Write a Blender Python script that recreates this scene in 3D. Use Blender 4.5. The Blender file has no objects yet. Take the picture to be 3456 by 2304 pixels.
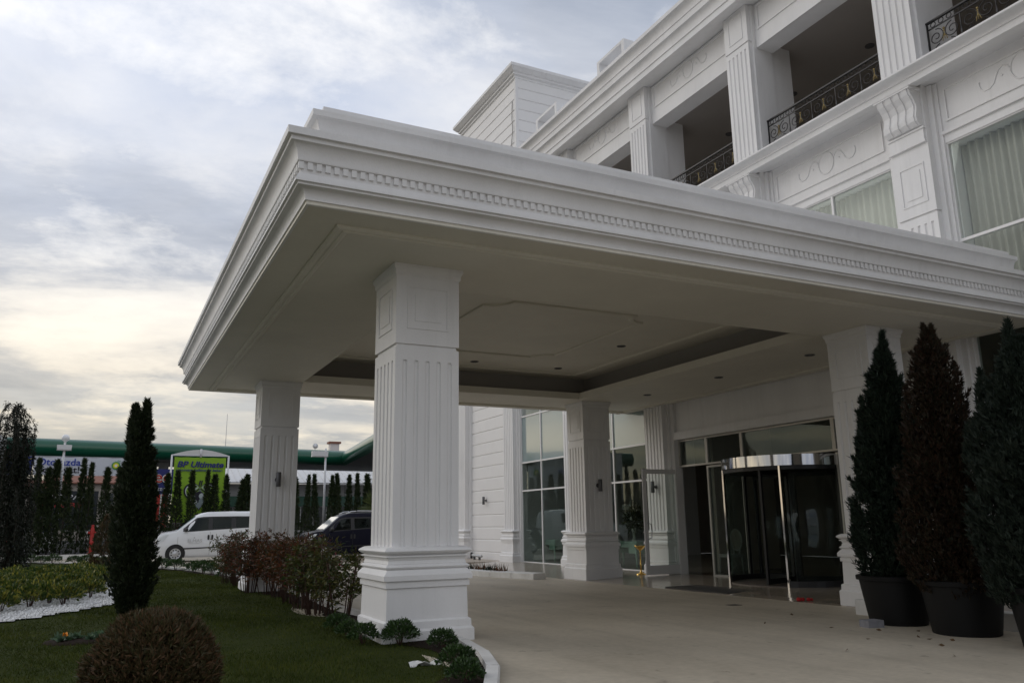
import bpy, bmesh, math, random
import numpy as np
from mathutils import Vector, Matrix
random.seed(7); RNG = np.random.default_rng(7)
scn = bpy.context.scene
C = scn.collection

# ------------------------------------------------------------------ camera
cam = bpy.data.cameras.new('camera'); camo = bpy.data.objects.new('camera', cam); C.objects.link(camo)
cam.sensor_fit = 'HORIZONTAL'; cam.sensor_width = 36.0; cam.lens = 36.0*2724.4/3456
cam.clip_start = 0.05; cam.clip_end = 6000
camo.matrix_world = Matrix(((0.89566, -0.08537, -0.43646, 0), (-0.44451, -0.20241, -0.87260, 0), (-0.01385, 0.97557, -0.21924, 1.25), (0, 0, 0, 1)))
scn.camera = camo

# ------------------------------------------------------------------ sky, sun, exposure
SUN = Vector((-0.60, 0.68, 0.42)).normalized()
SUN_EL = math.asin(SUN.z); SUN_AZ = math.atan2(SUN.x, SUN.y)
w = bpy.data.worlds.new('World'); scn.world = w; w.use_nodes = True
nt = w.node_tree; nt.nodes.clear()
class NT:
    def __init__(s, nt): s.nt = nt
    def n(s, t, **k):
        x = s.nt.nodes.new(t)
        for a, b in k.items():
            if a.startswith('i_'):
                key = a[2:]; x.inputs[int(key) if key.isdigit() else key.replace('_', ' ')].default_value = b
            else: setattr(x, a, b)
        return x
    def l(s, a, b): s.nt.links.new(a, b)
    def math(s, op, a, b=None, c=None, clamp=False):
        x = s.nt.nodes.new('ShaderNodeMath'); x.operation = op; x.use_clamp = clamp
        for i, v in enumerate((a, b, c)):
            if v is None: continue
            if isinstance(v, (int, float)): x.inputs[i].default_value = v
            else: s.l(v, x.inputs[i])
        return x.outputs[0]
    def ramp(s, fac, stops):
        x = s.nt.nodes.new('ShaderNodeValToRGB'); e = x.color_ramp.elements
        while len(e) < len(stops): e.new(0.5)
        for i, (p, c) in enumerate(stops):
            e[i].position = p; e[i].color = (c, c, c, 1) if isinstance(c, (int, float)) else (*c, 1)
        s.l(fac, x.inputs[0]); return x.outputs[0]
    def mix(s, fac, a, b, mode='MIX'):
        x = s.nt.nodes.new('ShaderNodeMix'); x.data_type = 'RGBA'; x.blend_type = mode
        for i, v in ((0, fac), (6, a), (7, b)):
            if isinstance(v, (int, float)): x.inputs[i].default_value = v
            elif isinstance(v, tuple): x.inputs[i].default_value = (*v, 1)
            else: s.l(v, x.inputs[i])
        return x.outputs[2]
W = NT(nt); SEED_A, SEED_B, SEED_C = 9.3, 4.1, 1.3
sky = W.n('ShaderNodeTexSky', sky_type='NISHITA', sun_disc=False, sun_elevation=SUN_EL, sun_rotation=SUN_AZ, air_density=1.2, dust_density=3.0, altitude=50)
tc = W.n('ShaderNodeTexCoord'); sep = W.n('ShaderNodeSeparateXYZ'); W.l(tc.outputs['Generated'], sep.inputs[0])
zc = W.math('ADD', W.math('MAXIMUM', sep.outputs[2], 0.0), 0.13)
cmb = W.n('ShaderNodeCombineXYZ'); W.l(W.math('DIVIDE', sep.outputs[0], zc), cmb.inputs[0]); W.l(W.math('DIVIDE', sep.outputs[1], zc), cmb.inputs[1])
cmb.inputs[2].default_value = SEED_A
n1 = W.n('ShaderNodeTexNoise', i_Scale=0.55, i_Detail=10.0, i_Roughness=0.56, i_Distortion=0.25); W.l(cmb.outputs[0], n1.inputs['Vector'])
mp = W.n('ShaderNodeMapping'); mp.inputs['Location'].default_value = (0, 0, SEED_B); mp.inputs['Scale'].default_value = (0.9, 1.15, 1.0); W.l(cmb.outputs[0], mp.inputs[0])
n2 = W.n('ShaderNodeTexNoise', i_Scale=0.75, i_Detail=9.0, i_Roughness=0.6, i_Distortion=0.3); W.l(mp.outputs[0], n2.inputs['Vector'])
cover = W.ramp(n1.outputs[0], [(0.36, 0.0), (0.52, 1.0)])
shade = W.ramp(n2.outputs[0], [(0.38, (3.5, 3.95, 4.85)), (0.48, (5.1, 5.45, 6.2)), (0.55, (8.3, 8.25, 8.3)), (0.64, (10.2, 10.0, 9.7))])
dotn = W.n('ShaderNodeVectorMath', operation='DOT_PRODUCT'); W.l(tc.outputs['Generated'], dotn.inputs[0]); dotn.inputs[1].default_value = SUN
sd = W.math('MAXIMUM', dotn.outputs['Value'], 0.0)
gap = W.mix(0.80, sky.outputs[0], (5.6, 6.3, 7.9))
base = W.mix(cover, gap, shade)
mp3 = W.n('ShaderNodeMapping'); mp3.inputs['Location'].default_value = (2.0, 5.0, SEED_C); W.l(cmb.outputs[0], mp3.inputs[0])
n3 = W.n('ShaderNodeTexNoise', i_Scale=1.7, i_Detail=11.0, i_Roughness=0.62, i_Distortion=0.15); W.l(mp3.outputs[0], n3.inputs['Vector'])
puff = W.math('MULTIPLY', W.ramp(n3.outputs[0], [(0.53, 0.0), (0.66, 1.0)]), 0.6)
base = W.mix(puff, base, (10.6, 10.4, 10.1))
rise = W.ramp(sep.outputs[2], [(0.05, 0.92), (0.55, 1.22)])
base = W.mix(1.0, base, rise, 'MULTIPLY')
lowf = W.math('MULTIPLY', W.ramp(sep.outputs[2], [(0.02, 1.0), (0.30, 0.0)]), W.math('POWER', sd, 0.8))
base = W.mix(lowf, base, W.mix(1.0, base, (1.32, 1.10, 0.70), 'MULTIPLY'))
addg = W.mix(W.math('MULTIPLY', W.math('POWER', sd, 4.0), 0.65), base, (3.6, 3.45, 3.2), 'ADD')
bg = W.n('ShaderNodeBackground'); bg.inputs[1].default_value = 0.10
W.l(addg, bg.inputs[0])
wo = W.n('ShaderNodeOutputWorld'); W.l(bg.outputs[0], wo.inputs[0])
sl = bpy.data.lights.new('sun', 'SUN'); sl.energy = 0.4; sl.angle = math.radians(30); sl.color = (1.0, 0.95, 0.88)
so = bpy.data.objects.new('sun', sl); C.objects.link(so); so.rotation_euler = SUN.to_track_quat('Z', 'Y').to_euler(); so.location = (0, 60, 40)
scn.view_settings.view_transform = 'Standard'; scn.view_settings.look = 'None'; scn.view_settings.exposure = -0.13; scn.view_settings.gamma = 1.0
scn.view_settings.use_curve_mapping = False
scn.render.engine = 'CYCLES'; scn.cycles.max_bounces = 8; scn.cycles.diffuse_bounces = 4; scn.cycles.glossy_bounces = 4; scn.cycles.transmission_bounces = 6; scn.cycles.transparent_max_bounces = 12
try: scn.cycles.use_denoising = True
except Exception: pass

# ------------------------------------------------------------------ materials
def newmat(name):
    m = bpy.data.materials.new(name); m.use_nodes = True; t = NT(m.node_tree); t.nt.nodes.clear()
    out = t.n('ShaderNodeOutputMaterial'); p = t.n('ShaderNodeBsdfPrincipled'); t.l(p.outputs[0], out.inputs[0])
    return m, t, p, out
def mat(name, col, rough=0.6, metal=0.0, var=0.0, vscale=2.0, bump=0.0, bscale=40.0, col2=None, streak=1.0, spec=0.5, coat=0.0, fine=0.0):
    m, t, p, out = newmat(name)
    p.inputs['Roughness'].default_value = rough; p.inputs['Metallic'].default_value = metal
    p.inputs['Specular IOR Level'].default_value = spec; p.inputs['Coat Weight'].default_value = coat
    g = t.n('ShaderNodeNewGeometry')
    c = col
    if var > 0 or col2:
        mpn = t.n('ShaderNodeMapping'); mpn.inputs['Scale'].default_value = (1, 1, streak); t.l(g.outputs['Position'], mpn.inputs[0])
        nz = t.n('ShaderNodeTexNoise', i_Scale=vscale, i_Detail=6.0, i_Roughness=0.62); t.l(mpn.outputs[0], nz.inputs['Vector'])
        b = col2 if col2 else tuple(x*(1-var) for x in col)
        c = t.mix(t.ramp(nz.outputs[0], [(0.34, 0.0), (0.66, 1.0)]), b, col)
    if fine > 0:
        nf = t.n('ShaderNodeTexNoise', i_Scale=bscale*0.6, i_Detail=4.0); t.l(g.outputs['Position'], nf.inputs['Vector'])
        c = t.mix(1.0, c, t.ramp(nf.outputs[0], [(0.3, 1-fine), (0.7, 1+fine*0.5)]), 'MULTIPLY')
    if isinstance(c, tuple): p.inputs['Base Color'].default_value = (*c, 1)
    else: t.l(c, p.inputs['Base Color'])
    if bump > 0:
        nb = t.n('ShaderNodeTexNoise', i_Scale=bscale, i_Detail=4.0); t.l(g.outputs['Position'], nb.inputs['Vector'])
        bn = t.n('ShaderNodeBump', i_Strength=bump, i_Distance=0.02); t.l(nb.outputs[0], bn.inputs['Height']); t.l(bn.outputs[0], p.inputs['Normal'])
    return m
def leafmat(name, cols, rough=0.55, trans=0.25, spec=0.3, patch=0.0):
    m, t, p, out = newmat(name)
    g = t.n('ShaderNodeNewGeometry')
    k = len(cols)-1
    c = t.ramp(g.outputs['Random Per Island'], [(i/k, c) for i, c in enumerate(cols)])
    if patch > 0:
        nz = t.n('ShaderNodeTexNoise', i_Scale=1.1, i_Detail=7.0, i_Roughness=0.65); t.l(g.outputs['Position'], nz.inputs['Vector'])
        c = t.mix(1.0, c, t.ramp(nz.outputs[0], [(0.32, (1-patch, 1-patch*.9, 1-patch)), (0.52, (1, 1, 1)), (0.70, (1+patch*1.1, 1+patch*.8, 1+patch*.5))]), 'MULTIPLY')
    t.l(c, p.inputs['Base Color']); p.inputs['Roughness'].default_value = rough; p.inputs['Specular IOR Level'].default_value = spec
    tr = t.n('ShaderNodeBsdfTranslucent'); t.l(c, tr.inputs[0])
    mx = t.n('ShaderNodeMixShader'); mx.inputs[0].default_value = trans; t.l(p.outputs[0], mx.inputs[1]); t.l(tr.outputs[0], mx.inputs[2]); t.l(mx.outputs[0], out.inputs[0])
    return m
def glassmat(name, tint, r0=0.12, rough=0.01, gtint=(0.86, 0.95, 0.93)):
    m, t, p, out = newmat(name); t.nt.nodes.remove(p)
    tr = t.n('ShaderNodeBsdfTransparent'); tr.inputs[0].default_value = (*tint, 1)
    gl = t.n('ShaderNodeBsdfGlossy'); gl.inputs['Roughness'].default_value = rough; gl.inputs[0].default_value = (*gtint, 1)
    lw = t.n('ShaderNodeLayerWeight', i_Blend=0.5)
    f = t.math('ADD', t.math('MULTIPLY', t.math('POWER', lw.outputs['Facing'], 4.6), 1-r0), r0, clamp=True)
    g = t.n('ShaderNodeNewGeometry'); nz = t.n('ShaderNodeTexNoise', i_Scale=0.7, i_Detail=1.0); t.l(g.outputs['Position'], nz.inputs['Vector'])
    bn = t.n('ShaderNodeBump', i_Strength=0.03, i_Distance=0.02); t.l(nz.outputs[0], bn.inputs['Height']); t.l(bn.outputs[0], gl.inputs['Normal'])
    mx = t.n('ShaderNodeMixShader'); t.l(f, mx.inputs[0]); t.l(tr.outputs[0], mx.inputs[1]); t.l(gl.outputs[0], mx.inputs[2]); t.l(mx.outputs[0], out.inputs[0])
    return m
M = {}
M['white'] = mat('white_paint', (0.80, 0.79, 0.78), 0.55, var=0.10, vscale=1.1, bump=0.08, bscale=60, streak=0.35, fine=0.015)
def add_grime(m, amt):
    """rain streaks and faint dirt patches with a shape of their own"""
    t = NT(m.node_tree); p = [n for n in m.node_tree.nodes if n.type == 'BSDF_PRINCIPLED'][0]; src = p.inputs['Base Color'].links[0].from_socket
    g_ = t.n('ShaderNodeNewGeometry'); mp_ = t.n('ShaderNodeMapping'); mp_.inputs['Scale'].default_value = (7.0, 7.0, 0.45); t.l(g_.outputs['Position'], mp_.inputs[0])
    n1_ = t.n('ShaderNodeTexNoise', i_Scale=1.0, i_Detail=6.0, i_Roughness=0.65); t.l(mp_.outputs[0], n1_.inputs['Vector'])
    n2_ = t.n('ShaderNodeTexNoise', i_Scale=0.9, i_Detail=3.0); t.l(g_.outputs['Position'], n2_.inputs['Vector'])
    st_ = t.math('MULTIPLY', t.ramp(n1_.outputs[0], [(0.50, 0.0), (0.66, 1.0)]), t.ramp(n2_.outputs[0], [(0.42, 0.0), (0.62, 1.0)]))
    t.l(t.mix(t.math('MULTIPLY', st_, amt), src, (0.52, 0.51, 0.49)), p.inputs['Base Color'])
add_grime(M['white'], 0.2)
M['cream'] = mat('cream_ceiling_paint', (0.74, 0.705, 0.61), 0.6, var=0.09, vscale=0.7, fine=0.02)
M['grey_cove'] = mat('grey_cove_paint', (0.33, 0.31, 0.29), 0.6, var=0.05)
M['board'] = mat('white_board', (0.80, 0.785, 0.77), 0.5, var=0.04, vscale=0.9, bump=0.04, bscale=50)
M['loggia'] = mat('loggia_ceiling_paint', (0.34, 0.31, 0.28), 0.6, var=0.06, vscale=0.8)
M['alu'] = mat('white_aluminium', (0.74, 0.73, 0.72), 0.35)
M['alu_grey'] = mat('grey_aluminium', (0.5, 0.48, 0.44), 0.38, 0.3)
M['chrome'] = mat('chrome', (0.55, 0.55, 0.56), 0.07, 1.0)
M['black_metal'] = mat('black_metal', (0.012, 0.012, 0.013), 0.4)
M['iron'] = mat('wrought_iron', (0.014, 0.013, 0.013), 0.45, bump=0.1)
M['gold'] = mat('gold_paint', (0.30, 0.23, 0.10), 0.5, 0.4)
M['brass'] = mat('brass', (0.80, 0.52, 0.14), 0.16, 1.0)
M['lamp_grey'] = mat('grey_lamp_metal', (0.11, 0.11, 0.115), 0.45, 0.4)
M['glass'] = glassmat('window_glass', (0.945, 0.962, 0.95), 0.035)
M['glass_dark'] = glassmat('tinted_glass', (0.76, 0.80, 0.78), 0.03)
M['glass_door'] = glassmat('door_glass', (0.95, 0.975, 0.96), 0.025)
M['glass_car'] = glassmat('car_glass', (0.30, 0.36, 0.35), 0.04, gtint=(0.45, 0.50, 0.50))
M['spandrel'] = mat('spandrel_glass', (0.23, 0.30, 0.30), 0.12, 0.0, spec=1.0, coat=1.0)
M['curtain'] = mat('curtain_cloth', (0.46, 0.44, 0.39), 0.8, var=0.06, vscale=3)
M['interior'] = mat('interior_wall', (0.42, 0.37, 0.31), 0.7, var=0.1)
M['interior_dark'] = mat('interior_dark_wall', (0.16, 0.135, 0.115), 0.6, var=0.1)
M['interior_floor'] = mat('interior_stone_floor', (0.30, 0.25, 0.20), 0.15, var=0.15)
M['mint'] = mat('mint_lacquer', (0.42, 0.60, 0.48), 0.35)
M['ivory'] = mat('ivory_lacquer', (0.55, 0.55, 0.50), 0.4)
M['concrete'] = mat('driveway_concrete', (0.50, 0.44, 0.345), 0.6, vscale=0.5, col2=(0.39, 0.34, 0.262), bump=0.08, bscale=25, fine=0.10)
def add_streaks(m):
    t = NT(m.node_tree); p = [n for n in m.node_tree.nodes if n.type == 'BSDF_PRINCIPLED'][0]; lk = p.inputs['Base Color'].links[0]; src = lk.from_socket
    g_ = t.n('ShaderNodeNewGeometry'); mp_ = t.n('ShaderNodeMapping'); mp_.inputs['Rotation'].default_value = (0, 0, 0.62); mp_.inputs['Scale'].default_value = (2.6, 0.16, 1); t.l(g_.outputs['Position'], mp_.inputs[0])
    nz = t.n('ShaderNodeTexNoise', i_Scale=1.0, i_Detail=5.0, i_Roughness=0.6, i_Distortion=0.6); t.l(mp_.outputs[0], nz.inputs['Vector'])
    sp = t.n('ShaderNodeTexNoise', i_Scale=3.0, i_Detail=8.0, i_Roughness=0.7); t.l(g_.outputs['Position'], sp.inputs['Vector'])
    c1_ = t.mix(1.0, src, t.ramp(nz.outputs[0], [(0.36, 0.90), (0.50, 1.0), (0.68, 1.04)]), 'MULTIPLY')
    t.l(t.mix(1.0, c1_, t.ramp(sp.outputs[0], [(0.30, 0.55), (0.39, 1.0)]), 'MULTIPLY'), p.inputs['Base Color'])
add_streaks(M['concrete'])
M['stone'] = mat('polished_stone', (0.44, 0.375, 0.295), 0.16, vscale=1.6, col2=(0.31, 0.27, 0.225), fine=0.06)
M['sidewalk'] = mat('sidewalk_stone', (0.42, 0.36, 0.29), 0.45, vscale=1.2, col2=(0.34, 0.29, 0.24), fine=0.08)
M['kerb'] = mat('white_kerb', (0.70, 0.69, 0.67), 0.65, vscale=2.5, col2=(0.56, 0.55, 0.52), bump=0.1, bscale=40)
M['soil'] = mat('dark_soil', (0.030, 0.021, 0.016), 0.95, spec=0.08, var=0.5, vscale=14, bump=0.9, bscale=45)
M['lawn'] = mat('lawn_soil_and_thatch', (0.040, 0.050, 0.013), 0.95, vscale=1.6, col2=(0.026, 0.036, 0.009), bump=0.3, bscale=90, fine=0.15, spec=0.05)
M['earth'] = mat('far_earth', (0.10, 0.095, 0.085), 0.95, var=0.3, vscale=0.03)
M['asphalt'] = mat('asphalt', (0.05, 0.05, 0.052), 0.95, spec=0.08, var=0.25, vscale=0.6)
M['gravel'] = mat('white_gravel', (0.72, 0.72, 0.71), 0.8, vscale=30, col2=(0.42, 0.42, 0.41), bump=1.0, bscale=55)
M['pebble'] = leafmat('white_pebble', [(0.50, 0.50, 0.49), (0.74, 0.74, 0.73), (0.82, 0.82, 0.81)], 0.7, 0.0)
M['bark'] = mat('bark', (0.055, 0.040, 0.030), 0.9, var=0.4, vscale=12, bump=0.8, bscale=50)
M['stem'] = mat('plant_stem', (0.07, 0.035, 0.025), 0.8)
M['pot'] = mat('black_plastic_pot', (0.006, 0.006, 0.006), 0.55, spec=0.2)
M['l_cypress'] = leafmat('cypress_foliage', [(0.012, 0.020, 0.008), (0.022, 0.034, 0.012), (0.034, 0.040, 0.018)], trans=0.1)
M['l_weep'] = leafmat('weeping_foliage', [(0.007, 0.011, 0.005), (0.012, 0.017, 0.008), (0.017, 0.021, 0.011)], trans=0.1)
M['l_hedge'] = leafmat('hedge_foliage', [(0.014, 0.024, 0.009), (0.026, 0.044, 0.015), (0.050, 0.065, 0.024)], trans=0.15)
M['l_potgreen'] = leafmat('pot_conifer_foliage', [(0.007, 0.014, 0.008), (0.013, 0.024, 0.014), (0.020, 0.033, 0.019)], trans=0.1)
M['l_potred'] = leafmat('rusty_conifer_foliage', [(0.012, 0.012, 0.006), (0.032, 0.014, 0.007), (0.016, 0.018, 0.008), (0.042, 0.018, 0.009), (0.018, 0.022, 0.010)], trans=0.1)
M['l_potblue'] = leafmat('greyish_conifer_foliage', [(0.010, 0.017, 0.011), (0.018, 0.028, 0.019), (0.028, 0.040, 0.028)], trans=0.1)
M['l_globe'] = leafmat('bronzed_globe_foliage', [(0.046, 0.036, 0.017), (0.055, 0.055, 0.020), (0.085, 0.056, 0.027), (0.13, 0.070, 0.036)], trans=0.15)
M['l_box'] = leafmat('dark_shrub_leaf', [(0.020, 0.040, 0.012), (0.034, 0.070, 0.018), (0.055, 0.10, 0.028)], 0.35, 0.2, 0.5)
M['l_gold'] = leafmat('golden_shrub_leaf', [(0.022, 0.048, 0.011), (0.05, 0.085, 0.016), (0.10, 0.13, 0.024), (0.34, 0.30, 0.05)], 0.4, 0.25, 0.4)
M['l_nandred'] = leafmat('red_nandina_leaf', [(0.032, 0.048, 0.017), (0.070, 0.042, 0.020), (0.17, 0.050, 0.026), (0.044, 0.055, 0.020)], 0.45, 0.25)
M['l_nandgreen'] = leafmat('green_nandina_leaf', [(0.030, 0.054, 0.016), (0.062, 0.085, 0.022), (0.12, 0.11, 0.028), (0.055, 0.048, 0.020)], 0.45, 0.25)
M['l_nandorange'] = leafmat('orange_nandina_leaf', [(0.040, 0.040, 0.015), (0.12, 0.055, 0.018), (0.16, 0.050, 0.020), (0.055, 0.045, 0.018)], 0.45, 0.25)
M['berry'] = mat('red_berry', (0.22, 0.008, 0.012), 0.3)
M['l_grass'] = leafmat('grass_blade', [(0.040, 0.058, 0.012), (0.060, 0.080, 0.017), (0.082, 0.088, 0.024)], 0.9, 0.2, 0.05, patch=0.45)
M['l_kale'] = leafmat('greyish_flower_leaf', [(0.06, 0.11, 0.06), (0.12, 0.18, 0.12), (0.07, 0.14, 0.04)], 0.5, 0.2)
M['l_palm'] = leafmat('palm_frond', [(0.05, 0.075, 0.02), (0.10, 0.12, 0.035)], 0.5, 0.25)
M['petal'] = mat('orange_petal', (0.75, 0.26, 0.01), 0.5)
M['lily'] = mat('white_petal', (0.72, 0.74, 0.68), 0.5)
M['red_paint'] = mat('red_paint', (0.40, 0.018, 0.012), 0.45, var=0.15, vscale=8)
M['red_cloth'] = mat('red_cloth', (0.42, 0.012, 0.012), 0.7, var=0.3, vscale=25)
M['car_white'] = mat('white_car_paint', (0.80, 0.81, 0.82), 0.25, coat=0.6)
M['car_dark'] = mat('dark_blue_car_paint', (0.004, 0.0045, 0.014), 0.3, coat=0.05, spec=0.15)
M['rubber'] = mat('black_rubber', (0.014, 0.014, 0.014), 0.7)
M['trim'] = mat('black_trim', (0.02, 0.02, 0.021), 0.5)
M['rim'] = mat('silver_wheel', (0.55, 0.56, 0.57), 0.35, 0.6)
M['silver'] = mat('silver_rail', (0.62, 0.63, 0.64), 0.3, 0.8)
M['headlight'] = mat('headlight_lens', (0.75, 0.78, 0.80), 0.08, coat=1.0)
M['seat'] = mat('car_seat_cloth', (0.16, 0.165, 0.165), 0.8)
M['st_green'] = mat('station_green_panel', (0.006, 0.098, 0.052), 0.28, coat=0.3, var=0.05)
M['st_soffit'] = mat('station_soffit', (0.22, 0.215, 0.205), 0.6, var=0.08)
M['st_white'] = mat('white_metal_roof', (0.70, 0.69, 0.67), 0.5, var=0.05)
M['st_grey'] = mat('grey_metal_wall', (0.42, 0.41, 0.40), 0.55, var=0.08)
M['st_dark'] = mat('dark_shop_window', (0.045, 0.05, 0.05), 0.15)
M['ban_green'] = mat('lime_banner_cloth', (0.26, 0.46, 0.022), 0.7, var=0.08, vscale=1.2)
M['ban_white'] = mat('white_banner_cloth', (0.66, 0.68, 0.74), 0.7, var=0.06, vscale=1.0)
M['ban_blue'] = mat('blue_banner_cloth', (0.016, 0.035, 0.26), 0.65)
M['ink_blue'] = mat('blue_print', (0.018, 0.022, 0.16), 0.6)
M['ink_bluel'] = mat('bright_blue_print', (0.03, 0.06, 0.36), 0.6)
M['ink_black'] = mat('black_print', (0.02, 0.018, 0.03), 0.6)
M['ink_white'] = mat('white_print', (0.8, 0.8, 0.8), 0.6)
M['ink_grey'] = mat('grey_print', (0.30, 0.36, 0.37), 0.5)
M['ink_lgrey'] = mat('light_grey_print', (0.60, 0.66, 0.66), 0.5)
M['ink_red'] = mat('red_print', (0.46, 0.03, 0.025), 0.6)
M['ink_yellow'] = mat('yellow_print', (0.85, 0.70, 0.02), 0.6)
M['ink_lgreen'] = mat('light_green_print', (0.25, 0.52, 0.04), 0.6)
M['ink_dgreen'] = mat('dark_green_print', (0.01, 0.22, 0.05), 0.6)
M['ink_van'] = mat('pale_grey_print', (0.50, 0.50, 0.49), 0.5)
M['roof_tile'] = mat('brown_roof_tiles', (0.27, 0.115, 0.075), 0.8, var=0.25, vscale=3.0)
M['house_wall'] = mat('house_wall', (0.42, 0.38, 0.33), 0.8, var=0.15, vscale=0.6)
M['house_window'] = mat('house_window', (0.03, 0.035, 0.04), 0.2)
M['globe_lamp'] = mat('white_globe', (0.82, 0.83, 0.84), 0.3)
M['post_white'] = mat('white_post', (0.66, 0.66, 0.67), 0.45)
M['galv'] = mat('galvanised_steel', (0.42, 0.43, 0.44), 0.45, 0.4)
M['block'] = mat('grey_paver', (0.24, 0.24, 0.26), 0.85, var=0.2, vscale=20, bump=0.4)
M['mat'] = mat('door_mat_rubber', (0.035, 0.033, 0.03), 0.8, bump=0.4, bscale=120)
M['iron_cover'] = mat('drain_cover', (0.03, 0.028, 0.025), 0.6)
M['dry_leaf'] = leafmat('fallen_leaf', [(0.05, 0.03, 0.015), (0.12, 0.07, 0.03)], 0.8, 0.1)

# ------------------------------------------------------------------ mesh helpers
class MB:
    def __init__(s): s.v = []; s.f = []
    def add(s, vs, fs):
        o = len(s.v); s.v.extend([tuple(map(float, p)) for p in vs]); s.f.extend([tuple(i+o for i in f) for f in fs]); return s
    def box(s, x0, x1, y0, y1, z0, z1):
        return s.add([(x0,y0,z0),(x1,y0,z0),(x1,y1,z0),(x0,y1,z0),(x0,y0,z1),(x1,y0,z1),(x1,y1,z1),(x0,y1,z1)],
                     [(0,3,2,1),(4,5,6,7),(0,1,5,4),(1,2,6,5),(2,3,7,6),(3,0,4,7)])
    def loft(s, rings, caps=True, closed=True):
        n = len(rings[0]); o = len(s.v)
        for r in rings: s.v.extend([tuple(map(float, p)) for p in r])
        for i in range(len(rings)-1):
            for j in range(n if closed else n-1):
                k = (j+1) % n
                s.f.append((o+i*n+j, o+i*n+k, o+(i+1)*n+k, o+(i+1)*n+j))
        if caps:
            s.f.append(tuple(o+j for j in range(n))[::-1]); s.f.append(tuple(o+(len(rings)-1)*n+j for j in range(n)))
        return s
    def lathe(s, prof, c, seg=20, caps=True):
        return s.loft([[(c[0]+r*math.cos(2*math.pi*j/seg), c[1]+r*math.sin(2*math.pi*j/seg), z) for j in range(seg)] for r, z in prof], caps)
    def tube(s, pts, r, seg=6, caps=True):
        pts = [Vector(p) for p in pts]; rings = []; up = Vector((0, 0, 1)); last = None
        for i, p in enumerate(pts):
            d = (pts[min(i+1, len(pts)-1)]-pts[max(i-1, 0)]).normalized()
            a = d.cross(up if last is None else last)
            if a.length < 1e-4: a = d.cross(Vector((1, 0, 0)))
            a.normalize(); b = a.cross(d).normalized(); last = b
            rr = r[i] if isinstance(r, (list, tuple)) else r
            rings.append([p+a*rr*math.cos(2*math.pi*j/seg)+b*rr*math.sin(2*math.pi*j/seg) for j in range(seg)])
        return s.loft(rings, caps)
    def prism(s, poly, axis, a, b):
        def P(u, v, t): return {'x': (t, u, v), 'y': (u, t, v), 'z': (u, v, t)}[axis]
        return s.loft([[P(u, v, a) for u, v in poly], [P(u, v, b) for u, v in poly]])
    def sphere(s, c, r, seg=12, rings=8, sz=1.0):
        return s.lathe([(max(r*math.sin(math.pi*i/rings), 1e-4), c[2]+sz*r*math.cos(math.pi*i/rings)) for i in range(rings, -1, -1)], c, seg)
ROOT = {}
def mesh_from(name, mb, off=(0, 0, 0), smooth=False):
    me = bpy.data.meshes.new(name)
    me.from_pydata([(x-off[0], y-off[1], z-off[2]) for x, y, z in mb.v], [], mb.f)
    bm = bmesh.new(); bm.from_mesh(me); bmesh.ops.recalc_face_normals(bm, faces=bm.faces); bm.to_mesh(me); bm.free()
    if smooth is True:
        me.polygons.foreach_set('use_smooth', [True]*len(me.polygons))
    elif smooth:
        me.polygons.foreach_set('use_smooth', [True]*len(me.polygons))
        try: me.set_sharp_from_angle(angle=math.radians(smooth))
        except Exception: pass
    return me
def tag(o, label=None, cat=None, group=None, kind=None):
    if label: o['label'] = label
    if cat: o['category'] = cat
    if group: o['group'] = group
    if kind: o['kind'] = kind
    return o
def thing(name, label, cat, loc=(0, 0, 0), group=None, rz=0.0):
    o = bpy.data.objects.new(name, None); C.objects.link(o); o.location = loc; o.rotation_euler = (0, 0, rz); o.empty_display_size = 0.2
    ROOT[o.name] = Vector(loc)
    return tag(o, label, cat, group)
def rootloc(o):
    while o.parent: o = o.parent
    return ROOT.get(o.name, Vector((0, 0, 0)))
def part(name, mb, m, parent, smooth=False):
    off = rootloc(parent)
    o = bpy.data.objects.new(name, mesh_from(name, mb, off, smooth)); C.objects.link(o); o.parent = parent
    o.data.materials.append(M[m] if isinstance(m, str) else m); return o
def one(name, mb, m, label, cat, loc=(0, 0, 0), group=None, smooth=False, kind=None):
    o = bpy.data.objects.new(name, mesh_from(name, mb, loc, smooth)); C.objects.link(o); o.location = loc
    ROOT[o.name] = Vector(loc)
    o.data.materials.append(M[m] if isinstance(m, str) else m); return tag(o, label, cat, group, kind)
def struct(name, mb, m, smooth=False):
    o = bpy.data.objects.new(name, mesh_from(name, mb, (0, 0, 0), smooth)); C.objects.link(o); o.data.materials.append(M[m]); o['kind'] = 'structure'; return o
def piece(name, me, parent, loc):                       # shared mesh, placed in world coordinates
    o = bpy.data.objects.new(name, me); C.objects.link(o); o.parent = parent; o.location = Vector(loc)-rootloc(parent); return o
def shared(name, mb, m, smooth=False):
    me = mesh_from(name, mb, (0, 0, 0), smooth); me.materials.append(M[m] if isinstance(m, str) else m); return me
def copy_tree(o, loc, rz=0.0, sc=1.0, label=None, parent=None):
    c = o.copy(); C.objects.link(c)
    if parent is None:
        c.location = loc; c.rotation_euler = (0, 0, rz); c.scale = (sc, sc, sc) if not isinstance(sc, tuple) else sc
        ROOT[c.name] = Vector(loc)
        if label: c['label'] = label
    else: c.parent = parent
    for ch in list(o.children): copy_tree(ch, None, parent=c)
    return c
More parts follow.
